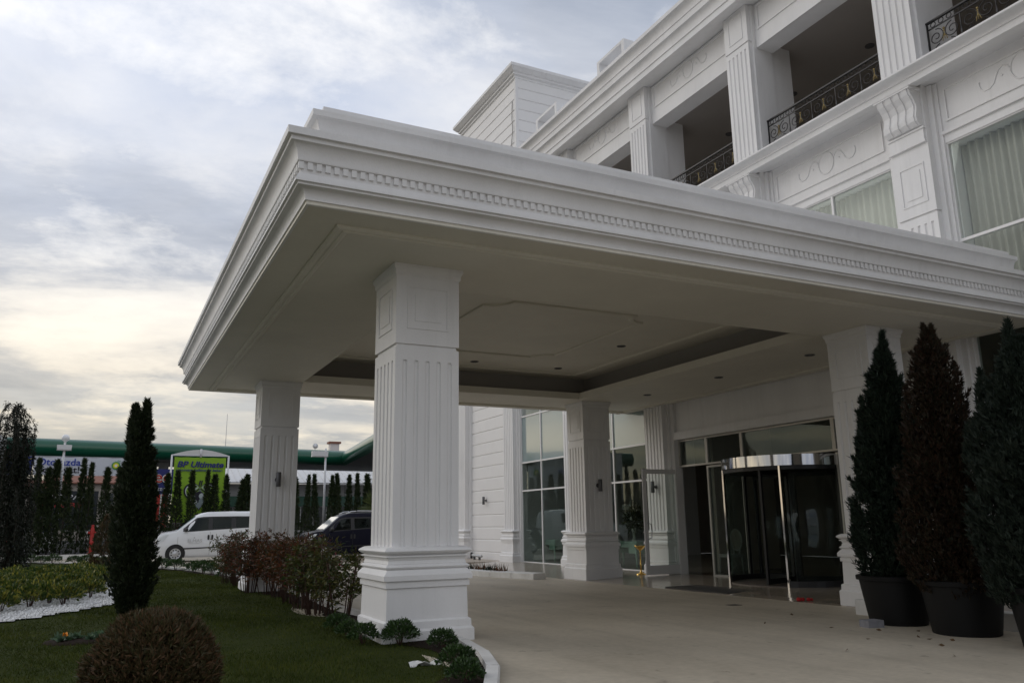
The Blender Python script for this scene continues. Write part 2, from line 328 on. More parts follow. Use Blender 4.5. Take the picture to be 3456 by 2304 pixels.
def sweep(mb, path, prof, closed_path=False):
    """prof: list of (outward, z); path: list of (x, y), outward is to the LEFT-hand normal given by sign; mitred."""
    n = len(path); rings = []
    for i in range(n):
        p = Vector(path[i])
        a = (p-Vector(path[i-1])).normalized() if i > 0 else None
        b = (Vector(path[i+1])-p).normalized() if i < n-1 else None
        na = Vector((-a.y, a.x)) if a is not None else None
        nb = Vector((-b.y, b.x)) if b is not None else None
        if na is None: nn = nb
        elif nb is None: nn = na
        else:
            h = (na+nb).normalized(); nn = h/max(h.dot(na), 0.2)
        rings.append([(p.x+nn.x*d, p.y+nn.y*d, z) for d, z in prof])
    return mb.loft(rings)
def np_mesh(name, verts, faces, m, smooth=False):
    me = bpy.data.meshes.new(name); nv = len(verts); nf, k = faces.shape
    me.vertices.add(nv); me.vertices.foreach_set('co', np.ascontiguousarray(verts, dtype=np.float32).ravel())
    me.loops.add(nf*k); me.loops.foreach_set('vertex_index', np.ascontiguousarray(faces, dtype=np.int32).ravel())
    me.polygons.add(nf); me.polygons.foreach_set('loop_start', np.arange(0, nf*k, k, dtype=np.int32))
    try: me.polygons.foreach_set('loop_total', np.full(nf, k, dtype=np.int32))
    except Exception: pass
    me.update(calc_edges=True); me.validate()
    me.materials.append(M[m] if isinstance(m, str) else m)
    return me
def unit(a): return a/np.maximum(np.linalg.norm(a, axis=-1, keepdims=True), 1e-9)
def leafquads(P, D, L, Wd):
    """diamond leaves: base P, direction D"""
    n = len(P); r = unit(RNG.normal(size=(n, 3))); S = unit(np.cross(D, r)); N = np.cross(S, D)
    L = np.broadcast_to(L, (n,))[:, None]; Wd = np.broadcast_to(Wd, (n,))[:, None]
    v = np.stack([P, P+D*L*0.45+S*Wd*0.5+N*Wd*0.12, P+D*L, P+D*L*0.45-S*Wd*0.5+N*Wd*0.12], 1).reshape(-1, 3)
    return v, np.arange(4*n).reshape(-1, 4)
def leafobj(name, P, D, L, Wd, m, parent=None):
    v, f = leafquads(P, D, L, Wd); me = np_mesh(name, v, f, m)
    o = bpy.data.objects.new(name, me); C.objects.link(o)
    if parent: o.parent = parent
    return o
def interp(x, xs, ys): return np.interp(x, xs, ys)
def g(x, y): return -0.04-0.0138*(min(max(x, 3.0), 12.5)-3.75)-0.005*(min(max(y, 0), 31)-8.6)
def textmesh(body, size, shear=0.0, offset=0.0, extrude=0.003, align='LEFT', spacing=1.0):
    cu = bpy.data.curves.new('text', 'FONT'); cu.body = body; cu.size = size; cu.shear = shear; cu.offset = offset; cu.extrude = extrude; cu.align_x = align; cu.space_character = spacing
    cu.resolution_u = 3
    o = bpy.data.objects.new('text', cu); C.objects.link(o)
    bpy.context.view_layer.update()
    me = bpy.data.meshes.new_from_object(o.evaluated_get(bpy.context.evaluated_depsgraph_get()))
    bpy.data.objects.remove(o); bpy.data.curves.remove(cu); return me
def lettering(body, size, loc, m, parent, width=None, shear=0.0, offset=0.0, rz=0.0, name='lettering'):
    """upright text facing -Y at world loc (left end of the baseline)"""
    me = textmesh(body, size, shear, offset)
    me.materials.append(M[m])
    co = np.zeros(len(me.vertices)*3, dtype=np.float32); me.vertices.foreach_get('co', co); co = co.reshape(-1, 3)
    sx = 1.0
    if width: sx = width/max(co[:, 0].max()-co[:, 0].min(), 1e-3)
    new = np.stack([co[:, 0]*sx, -co[:, 2], co[:, 1]], 1)
    me.vertices.foreach_set('co', np.ascontiguousarray(new, dtype=np.float32).ravel()); me.update()
    o = bpy.data.objects.new(name, me); C.objects.link(o); o.parent = parent; o.location = Vector(loc)-rootloc(parent); o.rotation_euler = (0, 0, rz); return o
# ================================================================== SETTING: ground, driveway, lawn, walks
struct('ground', MB().add([(-3000,-3000,-0.6),(3000,-3000,-0.6),(3000,3000,-0.6),(-3000,3000,-0.6)], [(0,1,2,3)]), 'earth')
def sheet(xs, ys, fz):
    mb = MB(); n = len(xs)
    mb.v = [(x, y, fz(x, y)) for y in ys for x in xs]
    mb.f = [(j*n+i, j*n+i+1, (j+1)*n+i+1, (j+1)*n+i) for j in range(len(ys)-1) for i in range(n-1)]
    return mb
struct('forecourt', MB().box(-60, 60, 45.75, 110, -0.5, -0.02), 'asphalt')
PATH = [(-9,-2.5),(-4,0.3),(-1,2.2),(0.9,3.7),(2.2,5.0),(2.92,6.1),(3.24,6.8),(3.5,7.55),(3.68,8.3),(3.7,9.3),(3.62,10.6),(3.56,13),(3.6,16),(3.62,19),(3.6,23),(3.35,26.5),(3.0,28.6),(2.3,31.4),(1.2,34.0),(-0.3,37.6),(-1.6,39.6),(-3.2,42.2),(-4.5,43.2)]
PY = [p[1] for p in PATH]; PX = [p[0] for p in PATH]
def xr(y): return float(np.interp(y, PY, PX))
struct('driveway', sheet([-40,-12,-4,0]+[3+0.5*i for i in range(22)]+[20], [-12,-6,0]+[2*i for i in range(1, 23)]+[45.62], lambda x, y: g(x, y)-(0.12 if x < xr(y)-1.2 and -2 < y < 42 else 0)), 'concrete')
def lz(x, y):
    d = xr(y)-x
    return g(x, y)+0.006+0.012*min(max(d-0.1, 0), 1.2)/1.2+0.012*math.sin(x*1.7+y*0.9)+0.01*math.sin(y*1.3-x*2.1)
ysl = list(np.arange(-2.4, 16, 0.4))+list(np.arange(16, 43.0, 0.8))
mb = MB(); K = 30
for y in ysl:
    r = xr(y)-0.10
    for i in range(K+1):
        x = -16+(r+16)*(1-(1-i/K)**2.2); mb.v.append((x, y, lz(x, y)))
mb.f = [(j*(K+1)+i, j*(K+1)+i+1, (j+1)*(K+1)+i+1, (j+1)*(K+1)+i) for j in range(len(ysl)-1) for i in range(K)]
struct('lawn', mb, 'lawn', True)
mb = MB(); rows = []
for y in np.arange(5.4, 43, 0.3):
    wdt = 0.40 if y < 24 else 0.35
    wob = 0.10*math.sin(y*2.3)+0.06*math.sin(y*5.1)
    r = xr(y)-0.11; rows.append([(r-wdt-wob, y, lz(r-wdt-wob, y)+0.006), (r-wdt/2, y, lz(r-wdt/2, y)+0.02), (r, y, lz(r, y)+0.008)])
mb.loft(rows, False, False); struct('planting_soil', mb, 'soil', True)

def kerb_run(name, label, pts, width, top, stone, group=None, start=0.0, off=0.0, foot=0.3):
    """kerb stones laid end to end along a path; each stone is a piece"""
    root = thing(name, label, 'kerb', (pts[0][0], pts[0][1], g(*pts[0])), group)
    V = [Vector(p) for p in pts]; d = [0]
    for a, b in zip(V, V[1:]): d.append(d[-1]+(b-a).length)
    def at(s):
        s = min(max(s, 0), d[-1]-1e-6)
        for i in range(len(V)-1):
            if d[i+1] >= s: return V[i]+(V[i+1]-V[i])*((s-d[i])/(d[i+1]-d[i]))
    s = start
    while s < d[-1]-0.2:
        a, b = at(s+0.006), at(min(s+stone-0.006, d[-1])); t = (b-a).normalized(); n = Vector((-t.y, t.x))*width
        dz = random.uniform(-0.006, 0.006)
        def ring(p):
            z0 = g(p.x, p.y)
            q = p+n
            return [(p.x, p.y, z0-foot), (p.x, p.y, z0+top-0.015+dz), (p.x+n.x*0.12, p.y+n.y*0.12, z0+top+dz), (q.x, q.y, z0+top+dz), (q.x, q.y, z0-foot)]
        part('kerb_stone', MB().loft([ring(a), ring(b)]), 'kerb', root)
        s += stone
    return root
kerb_run('lawn_kerb', 'low white kerb curving round the lawn edge beside the driveway', [p for p in PATH if p[1] > 2 and p[1] < 42.5], 0.12, 0.075, 0.9)
kerb_run('sidewalk_kerb', 'white kerb of the raised sidewalk behind the potted conifers', [(10.06, 8.93), (10.02, 6.5), (10.0, -4)], 0.16, 0.21, 0.95)
kerb_run('island_kerb', 'short white kerb beyond the near columns with low spiky plants', [(9.05, 24.6), (9.3, 22.9), (9.62, 21.2), (10.12, 18.98)], 0.42, 0.15, 0.93)
k = one('road_kerb', MB().box(-30, 30, 45.62, 45.86, -0.5, 0.06), 'kerb', 'long white kerb of the far hedge bed across the road', 'kerb', (-4, 45.7, -0.2))
struct('hedge_bed', MB().box(-30, 30, 45.87, 48.6, -0.3, 0.03), 'soil')
struct('sidewalk', MB().box(10.23, 13.79, -6, 8.94, -0.35, 0.075), 'sidewalk')
struct('landing', MB().loft([[(10.92, 8.96, -0.4), (10.92, 8.96, -0.137), (13.95, 8.96, -0.115), (13.95, 8.96, -0.4)], [(10.92, 28.4, -0.4), (10.92, 28.4, -0.233), (13.95, 28.4, -0.12), (13.95, 28.4, -0.4)]]), 'stone')
struct('far_walk', MB().box(10.2, 14.5, 28.41, 45, -0.4, -0.14), 'sidewalk')

# white gravel bed inside the lawn
BED = [(-5.5,10.2),(-3,12.3),(-1.9,13.4),(-1.2,14.0),(-.6,14.7),(-.1,15.3),(.35,16.2),(.65,17.5),(.75,21),(.7,26),(.5,31),(.2,32.8),(-.8,31),(-2.3,27),(-4,22.5),(-6.5,18)]
def inbed(x, y, poly=BED):
    c = False; n = len(poly)
    for i in range(n):
        x1, y1 = poly[i]; x2, y2 = poly[i-1]
        if (y1 > y) != (y2 > y) and x < (x2-x1)*(y-y1)/(y2-y1)+x1: c = not c
    return c
mb = MB(); xs = np.arange(-6.6, 1.0, 0.16); ys = np.arange(10.2, 33, 0.3); idx = {}
for j, y in enumerate(ys):
    for i, x in enumerate(xs): idx[(i, j)] = len(mb.v); mb.v.append((x, y, lz(x, y)+0.022))
for j in range(len(ys)-1):
    for i in range(len(xs)-1):
        if inbed(xs[i]+.08, ys[j]+.15): mb.f.append((idx[(i,j)], idx[(i+1,j)], idx[(i+1,j+1)], idx[(i,j+1)]))
struct('gravel_bed', mb, 'gravel', True)
P = []
while len(P) < 9000:
    y = 10.5+16*random.random()**1.8; x = random.uniform(-4, 0.9)
    if inbed(x, y): P.append((x, y, lz(x, y)+0.026))
P = np.array(P); r = RNG.uniform(0.012, 0.028, (len(P), 1, 1))
octa = np.array([(1,0,0),(-1,0,0),(0,1,0),(0,-1,0),(0,0,1),(0,0,-1)], float)
V = P[:, None, :]+octa[None]*r*RNG.uniform(0.6, 1.2, (len(P), 6, 1))
F = np.array([(0,2,4),(2,1,4),(1,3,4),(3,0,4),(2,0,5),(1,2,5),(3,1,5),(0,3,5)])
F = (F[None]+6*np.arange(len(P))[:, None, None]).reshape(-1, 3)
o = bpy.data.objects.new('gravel_stones', np_mesh('gravel_stones', V.reshape(-1, 3), F, 'pebble')); C.objects.link(o)
tag(o, 'white gravel stones spread round the golden shrubs', 'gravel', kind='stuff')
# grass blades
n = 330000
yy = 2.6+28*RNG.random(n)**2.0; rr = np.interp(yy, PY, PX)-0.12
xx = rr-RNG.random(n)**0.9*np.minimum(1.6+0.62*yy, 9)
keep = np.array([not inbed(a, b) for a, b in zip(xx, yy)]) if n < 1 else None
bx = np.array(BED); 
def inbed_np(x, y):
    c = np.zeros(len(x), bool)
    for i in range(len(BED)):
        x1, y1 = BED[i]; x2, y2 = BED[i-1]
        c ^= ((y1 > y) != (y2 > y)) & (x < (x2-x1)*(y-y1)/(y2-y1+1e-12)+x1)
    return c
soilw = np.where(yy < 24, 0.34, 0.30)
keep = ~inbed_np(xx, yy) & ((rr-xx > soilw) | (RNG.random(n) < 0.12)) & (np.hypot(xx+0.12, yy-11.1) > 0.33)
xx, yy = xx[keep], yy[keep]; n = len(xx)
gz = -0.04-0.0138*(np.clip(xx, 3.0, 12.5)-3.75)-0.005*(np.clip(yy, 0, 31)-8.6)
dd = np.interp(yy, PY, PX)-xx
zz = gz+0.006+0.012*np.clip(dd-0.1, 0, 1.2)/1.2+0.012*np.sin(xx*1.7+yy*0.9)+0.01*np.sin(yy*1.3-xx*2.1)
B = np.stack([xx, yy, zz-0.004], 1); D = unit(np.stack([RNG.normal(0, .45, n), RNG.normal(0, .45, n), np.ones(n)], 1))
S = unit(np.stack([RNG.normal(size=n), RNG.normal(size=n), np.zeros(n)], 1))
hgt = (RNG.uniform(0.02, 0.042, n)*(1+0.5*np.sin(xx*2.2+1)*np.sin(yy*1.4)))[:, None]; wd = (0.0016+0.00036*yy)[:, None]
V = np.stack([B-S*wd, B+S*wd, B+D*hgt], 1).reshape(-1, 3)
o = bpy.data.objects.new('grass', np_mesh('grass', V, np.arange(3*n).reshape(-1, 3), 'l_grass')); C.objects.link(o)
tag(o, 'short dark green grass of the lawn', 'grass', kind='stuff')

# ================================================================== ENTRANCE CANOPY
X0, Y0, X1, Y1, ZS = 1.574, 7.689, 13.56, 20.12, 4.39
can = thing('entrance_canopy', 'large white hotel entrance canopy with moulded cornice on four fluted square columns', 'canopy', (3.4, 9.52, -0.06))
cove = lambda d0, z0, d1, z1, n=7: [(d0+(d1-d0)*(1-math.cos(math.pi/2*i/n)), z0+(z1-z0)*math.sin(math.pi/2*i/n)) for i in range(n+1)]
prof = [(-0.30, ZS+0.004), (-0.02, ZS+0.004), (-0.02, ZS-0.004), (0.0, ZS-0.004), (0.0, 4.425), (0.028, 4.428), (0.028, 4.452)]+cove(0.028, 4.452, 0.105, 4.54)+[(0.125, 4.545), (0.125, 4.57), (0.152, 4.573), (0.152, 4.60), (0.118, 4.665), (0.104, 4.667), (0.104, 4.785), (0.136, 4.787), (0.140, 4.80)]+cove(0.140, 4.80, 0.222, 4.955)+[(0.228, 4.957), (0.228, 5.00), (0.266, 5.003), (0.268, 5.078), (-0.30, 5.09)]
pth = [(X1, Y0), (X0, Y0), (X0, Y1), (X1, Y1)]
co = part('cornice', sweep(MB(), pth, prof), 'white', can, 40)
attic = [(-0.60, 5.05), (-0.10, 5.05), (-0.10, 5.17), (-0.118, 5.175), (-0.118, 5.20)]+cove(-0.118, 5.20, -0.045, 5.395)+[(-0.025, 5.40), (-0.022, 5.462), (-0.155, 5.47), (-0.16, 5.582), (-0.60, 5.585)]
part('attic', sweep(MB(), [(13.30, Y0), (X0, Y0), (X0, Y1), (13.30, Y1)], attic), 'white', can, 40)
dm = shared('dentil', MB().box(-0.026, 0.026, -0.024, 0.012, 0, 0.074), 'white')
dm2 = shared('dentil', MB().box(-0.024, 0.012, -0.026, 0.026, 0, 0.074), 'white')
nfr = 133
for i in range(nfr): piece('dentil', dm, co, (X0-0.10+i*0.0895, Y0-0.104, 4.709))
for i in range(138): piece('dentil', dm2, co, (X0-0.104, Y0-0.02+i*0.0895, 4.709))
# soffit with the recessed tray
TX0, TX1, TY0, TY1, ZT = 3.76, 10.95, 10.0, 18.0, 5.0
mb = MB()
for a, b, c, d in ((X0-0.01, TX0, Y0-0.01, Y1+0.01), (TX1, X1, Y0-0.01, Y1+0.01), (TX0, TX1, Y0-0.01, TY0), (TX0, TX1, TY1, Y1+0.01)):
    mb.box(a, b, c, d, ZS, ZS+0.05)
sof = part('soffit', mb, 'cream', can)
part('canopy_roof', MB().box(X0-.2, 13.90, Y0-.2, Y1+.2, 5.045, 5.082), 'white', can); part('soffit_return', MB().box(X1-.02, 13.84, Y0+.02, Y1-.02, ZS+.006, 5.04), 'cream', can)
mb = MB(); lip = 0.16
for a, b, c, d in ((TX0-0.04, TX0+.012, TY0-0.04, TY1+0.04), (TX1-.012, TX1+0.04, TY0-0.04, TY1+0.04), (TX0+.012, TX1-.012, TY0-0.04, TY0+.012), (TX0+.012, TX1-.012, TY1-.012, TY1+0.04)):
    mb.box(a, b, c, d, ZS-0.004, ZS+lip)
part('tray_lip', mb, 'cream', sof)
e = 0.42; mb = MB()
for a, b, c, d in ((TX0-e-.03, TX0-e, TY0-e, TY1+e), (TX1+e, TX1+e+.03, TY0-e, TY1+e), (TX0-e, TX1+e, TY0-e-.03, TY0-e), (TX0-e, TX1+e, TY1+e, TY1+e+.03)):
    mb.box(a, b, c, d, ZS+0.055, ZT)
part('tray_cove', mb, 'grey_cove', sof)
tray = part('tray_ceiling', MB().box(TX0-e-.03, TX1+e+.03, TY0-e-.03, TY1+e+.03, ZT, ZT+0.03), 'cream', can)
def ringstrip(mb, pts, wdt, z0, z1):
    """flat moulding following a closed polygon, mitred"""
    n = len(pts); ro = []
    for i in range(n):
        p = Vector(pts[i]); a = (p-Vector(pts[i-1])).normalized(); b = (Vector(pts[(i+1) % n])-p).normalized()
        na, nb = Vector((-a.y, a.x)), Vector((-b.y, b.x)); h = (na+nb).normalized(); q = h/max(h.dot(na), .3)
        ro.append([(p.x, p.y, z1), (p.x, p.y, z0+.01), (p.x+q.x*wdt*.3, p.y+q.y*wdt*.3, z0), (p.x+q.x*wdt*.7, p.y+q.y*wdt*.7, z0), (p.x+q.x*wdt, p.y+q.y*wdt, z0+.015), (p.x+q.x*wdt, p.y+q.y*wdt, z1)])
    ro.append(ro[0]); return mb.loft(ro, False)
part('tray_moulding', ringstrip(MB(), [(3.98, 10.2), (10.75, 10.2), (10.75, 17.85), (3.98, 17.85)], 0.10, ZT-0.035, ZT+0.01), 'cream', tray)
c1 = 0.42; ox0, ox1, oy0, oy1 = 5.65, 9.05, 12.0, 16.25
octp = []
for (cx, cy, a0) in ((ox1, oy0, 90), (ox1, oy1, 180), (ox0, oy1, 270), (ox0, oy0, 0)):
    arc = [(cx+c1*math.cos(math.radians(a0+90*t/5)), cy+c1*math.sin(math.radians(a0+90*t/5))) for t in range(6)]
    octp += arc[::-1]
part('ceiling_panel_moulding', ringstrip(MB(), octp, 0.11, ZT-0.045, ZT+0.01), 'cream', tray)
mo = [(0, ZS+0.01), (0, ZS-0.035), (0.03, ZS-0.05), (0.06, ZS-0.045), (0.07, ZS-0.03), (0.12, ZS-0.04), (0.15, ZS-0.02), (0.15, ZS+0.01)]
part('soffit_moulding', sweep(MB(), [(13.55, Y0+.56), (X0+.56, Y0+.56), (X0+.56, Y1-.5), (13.55, Y1-.5)], mo), 'cream', sof)
part('wall_moulding', MB().box(13.42, 13.54, 8.3, 20.0, ZS-0.03, ZS+0.01), 'cream', sof)
def spot(x, y, z, parent):
    s = part('ceiling_spot', MB().lathe([(0.10, z+0.01), (0.10, z-0.012), (0.078, z-0.014), (0.075, z+0.005)], (x, y), 20, False), 'lamp_grey', parent, 40)
    part('lens', MB().lathe([(0.075, z-0.004), (0.001, z-0.005)], (x, y), 20, False), 'st_dark', s)
for x, y in ((5.3, 17.2), (7.6, 17.2), (9.88, 17.2), (9.88, 14.4), (9.88, 11.5), (5.0, 14.4)): spot(x, y, ZT, tray)
for y in (16.7, 13.98, 11.3): spot(12.19, y, ZS, sof)

# fluted square columns
def groove_poly(hw, nfl, fw, depth, sides=(1, 1, 1, 1)):
    pts = []
    for k in range(4):
        a = math.pi/2*k; dx, dy = math.cos(a), math.sin(a); nx, ny = dy, -dx    # side k runs along (dx,dy), outward normal (nx,ny)
        loc = [(-hw, 0)]
        if sides[k]:
            for i in range(nfl):
                c = (i-(nfl-1)/2)*(2*hw*0.88/nfl)
                loc += [(c-fw/2, 0), (c-fw*.42, -depth*.6), (c-fw*.2, -depth), (c+fw*.2, -depth), (c+fw*.42, -depth*.6), (c+fw/2, 0)]
        for t, d in loc: pts.append((dx*t+nx*(hw+d), dy*t+ny*(hw+d)))
    return pts
def sq(h, z, r=0.0): 
    return [(-h, -h, z), (h, -h, z), (h, h, z), (-h, h, z)]
def torus(h0, h1, z0, z1, n=6):
    return [(h0+(h1-h0)*math.sin(math.pi*i/n), z0+(z1-z0)*i/n) for i in range(n+1)]
BASEP = [(0.55, -0.30), (0.55, 0.085), (0.525, 0.11), (0.522, 0.185), (0.493, 0.205), (0.486, 0.545), (0.480, 0.546), (0.480, 0.556), (0.508, 0.557), (0.508, 0.617), (0.498, 0.618), (0.498, 0.632), (0.535, 0.634), (0.535, 0.69), (0.487, 0.75)]+torus(0.475, 0.507, 0.752, 0.808)+[(0.478, 0.815), (0.466, 0.85), (0.478, 0.885), (0.50, 0.89), (0.50, 0.905)]+torus(0.47, 0.532, 0.91, 1.0)+[(0.43, 1.002), (0.40, 1.003)]
def column_meshes():
    b = MB().loft([sq(h, z) for h, z in BASEP]); s = MB()
    s.loft([[(x, y, 0.99) for x, y in groove_poly(0.411, 5, 0.058, 0.026)], [(x, y, 3.19) for x, y in groove_poly(0.411, 5, 0.058, 0.026)]])
    s.loft([sq(0.411, 3.19), sq(0.411, 3.345), sq(0.385, 3.35), sq(0.385, 3.39)])
    # half-round flute heads
    for k in range(4):
        a = math.pi/2*k; dx, dy = math.cos(a), math.sin(a); nx, ny = dy, -dx
        for i in range(5):
            c = (i-2)*(2*.411*.88/5)
            for sgn in (-1, 1):
                tri = [(c+sgn*.029, 3.19), (c+sgn*.029, 3.165), (c+sgn*.0245, 3.178), (c+sgn*.014, 3.187)]
                s.loft([[(dx*t+nx*.410, dy*t+ny*.410, z) for t, z in tri], [(dx*t+nx*.386, dy*t+ny*.386, z) for t, z in tri]])
    cp = MB().loft([sq(0.413, 3.39), sq(0.413, 4.24), sq(0.43, 4.26), sq(0.43, 4.30), sq(0.455, 4.35), sq(0.455, 4.389)])
    for k in range(4):
        a = math.pi/2*k; dx, dy = math.cos(a), math.sin(a); nx, ny = dy, -dx
        for (w2, z0, z1, th, pr) in ((0.27, 3.58, 4.12, 0.022, 0.012), (0.17, 3.68, 4.02, 0.17, 0.010)):
            def bxx(t0, t1, za, zb, pr=pr):
                cp.loft([[(dx*t0+nx*d, dy*t0+ny*d, z) for d, z in ((.40, za), (.413+pr, za), (.413+pr, zb), (.40, zb))], [(dx*t1+nx*d, dy*t1+ny*d, z) for d, z in ((.40, za), (.413+pr, za), (.413+pr, zb), (.40, zb))]])
            if th == 0.17: bxx(-w2, w2, z0, z1)
            else:
                bxx(-w2, w2, z0, z0+th); bxx(-w2, w2, z1-th, z1); bxx(-w2, -w2+th, z0+th, z1-th); bxx(w2-th, w2, z0+th, z1-th)
    return shared('base', b, 'white', 28), shared('shaft', s, 'white'), shared('capital', cp, 'white')
bm_, sm_, cm_ = column_meshes()
COLS = {'near': (3.40, 9.52), 'far': (3.335, 18.53), 'inner': (11.58, 18.62), 'right': (11.57, 9.52)}
clab = {'near': 'nearest fluted white square column beside the lawn shrubs', 'far': 'white fluted column behind the reddish bushes', 'inner': 'white fluted column in front of the tall lobby windows', 'right': 'white fluted column behind the potted conifers'}
for kx, (cx, cy) in COLS.items():
    cb = part('column', MB().box(cx-.38, cx+.38, cy-.38, cy+.38, -0.35, 4.385), 'white', can); cb['label'] = clab[kx]
    for nm, me in (('base', bm_), ('shaft', sm_), ('capital', cm_)):
        o = bpy.data.objects.new(nm, me); C.objects.link(o); o.parent = cb; o.location = Vector((cx, cy, 0))-rootloc(can)

# ================================================================== HOTEL BUILDING
F_, W_, G_ = 13.57, 13.80, 13.86
hot = thing('hotel_building', 'white neoclassical hotel building with pilasters, balconies and tall glazed lobby', 'building', (13.9, 14.0, -0.2))
PIERS = [0.8, 5.2, 9.6, 14.0, 18.4, 23.0, 27.6]
# core masses (interiors are hollow rooms)
mb = MB()
mb.box(14.0, 26, -4, 28.4, 4.62, 5.02)            # first floor slab
mb.box(14.0, 26, -4, 28.4, 9.25, 9.75)            # loggia floor slab
mb.box(14.33, 26, -4, 28.4, 13.1, 14.2)           # loggia ceiling / roof slab
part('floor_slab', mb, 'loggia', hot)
part('lobby_floor', MB().box(13.96, 26, -4, 28.4, -0.4, -0.118), 'interior_floor', hot)
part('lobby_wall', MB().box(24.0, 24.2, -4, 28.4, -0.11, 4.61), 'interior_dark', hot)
part('lobby_side_wall', MB().box(14.0, 24, 28.2, 28.4, -0.11, 9.2), 'interior', hot)
part('near_side_wall', MB().box(13.8, 26, -4.2, -4.0, -0.4, 14.2), 'white', hot)
part('door_side_wall', MB().box(15.2, 17.4, 17.9, 18.05, -0.11, 4.61), 'interior', hot)
part('upper_room_wall', MB().box(17.0, 17.2, -4, 28.2, 5.03, 9.24), 'interior', hot)
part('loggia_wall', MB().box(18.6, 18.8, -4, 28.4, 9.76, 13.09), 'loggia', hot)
# giant pilasters with base, fluted shaft, panel block, scrolled console
def half_prof(prof, c, d0):     # pilaster base: rings rectangular, back at wall
    return [[(F_-(h-.411), c-h, z), (W_+.1, c-h, z), (W_+.1, c+h, z), (F_-(h-.411), c+h, z)] for h, z in prof]
def flute_front(c, z0, z1, hw=0.411, x=F_, back=W_+.05):
    pts = [(back, c-hw), (x, c-hw)]
    for i in range(5):
        q = c+(i-2)*(2*hw*.88/5)
        pts += [(x, q-.029), (x+.016, q-.024), (x+.026, q-.012), (x+.026, q+.012), (x+.016, q+.024), (x, q+.029)]
    pts += [(x, c+hw), (back, c+hw)]
    return [[(a, b, z0) for a, b in pts], [(a, b, z1) for a, b in pts]]
def frame_on(mb, x, y0, y1, z0, z1, th, pr, fill=False):
    if fill: return mb.box(x-pr, x+.02, y0, y1, z0, z1)
    mb.box(x-pr, x+.02, y0, y1, z0, z0+th); mb.box(x-pr, x+.02, y0, y1, z1-th, z1); mb.box(x-pr, x+.02, y0, y0+th, z0+th, z1-th); mb.box(x-pr, x+.02, y1-th, y1, z0+th, z1-th)
for c in PIERS:
    low = -0.3 if c != 14.0 else 4.7
    p = MB()
    if c != 14.0: p.loft(half_prof([(h, z) for h, z in BASEP], c, 0))
    p.loft(flute_front(c, 0.98 if c != 14.0 else 4.7, 6.70))
    p.box(F_, W_+.05, c-.411, c+.411, 6.70, 6.86); p.box(F_+.03, W_+.05, c-.385, c+.385, 6.86, 6.90); p.box(F_-.004, W_+.05, c-.415, c+.415, 6.90, 8.35)
    frame_on(p, F_-.004, c-.27, c+.27, 7.12, 7.92, .025, .014); frame_on(p, F_-.004, c-.17, c+.17, 7.24, 7.80, .1, .012, True)
    p.box(F_+.0, W_+.05, c-.415, c+.415, 8.35, 9.47)
    p.box(13.90, 14.26, c-.66, c+.66, 5.03, 8.25); p.box(W_-.09, W_+.02, c-.52, c+.52, low, 9.45); p.box(W_-.03, W_+.02, c-.60, c+.60, low, 9.45)
    pil = part('pilaster', p, 'white', hot)
    # console
    q = MB(); q.box(F_-.06, F_+.01, c-.40, c+.40, 8.28, 8.33); q.box(F_-.045, F_+.01, c-.38, c+.38, 8.33, 8.56); q.box(F_-.07, F_+.01, c-.405, c+.405, 8.56, 8.60)
    cz = [(F_+.02, 8.60), (F_-.10, 8.62), (F_-.17, 8.70), (F_-.185, 8.80), (F_-.15, 8.92), (F_-.14, 9.02), (F_-.19, 9.14), (F_-.27, 9.24), (F_-.31, 9.34), (F_+.02, 9.34)]
    q.prism([(a, b) for a, b in cz], 'y', c-.37, c+.37)
    for i in range(4):
        yy0 = c-.37+.045+i*.18
        q.prism([(a-.022 if 0 < n_ < 9 else a, b) for n_, (a, b) in enumerate(cz)], 'y', yy0, yy0+.11)
    q.box(F_-.35, F_+.01, c-.41, c+.41, 9.34, 9.40)
    part('console', q, 'white', pil)
    # loggia column above
    u = MB(); u.loft(flute_front(c, 9.70, 12.86, back=13.95)); u.box(F_, 13.95, c-.411, c+.411, 12.86, 13.0); u.box(F_+.03, 13.95, c-.39, c+.39, 13.0, 13.04); u.box(F_-.004, 13.95, c-.415, c+.415, 13.04, 14.06)
    frame_on(u, F_-.004, c-.25, c+.25, 13.2, 13.95, .025, .014)
    u.box(13.70, 14.30, c-.46, c+.46, 9.72, 14.06); u.box(14.30, 14.95, c-.43, c+.43, 9.72, 13.1)
    part('loggia_column', u, 'white', hot)
S_CURVE = [(-0.79, 0.06), (-0.80, 0.0), (-0.78, -0.09), (-0.72, -0.15), (-0.62, -0.15), (-0.53, -0.09), (-0.48, 0.02), (-0.42, 0.12), (-0.33, 0.16), (-0.25, 0.12), (-0.22, 0.05)]
def scroll(mb, x, yc, zc):
    for s in (-1, 1):
        mb.tube([(x, yc+s*(-a), zc+(b if s < 0 else b)) for a, b in S_CURVE], 0.014, 5)
        mb.sphere((x, yc+s*.37, zc-0.01), 0.02, 6, 4)
    mb.tube([(x, yc+.21*math.cos(a), zc+.25*math.sin(a)) for a in np.linspace(0, 2*math.pi, 25)], 0.014, 5)
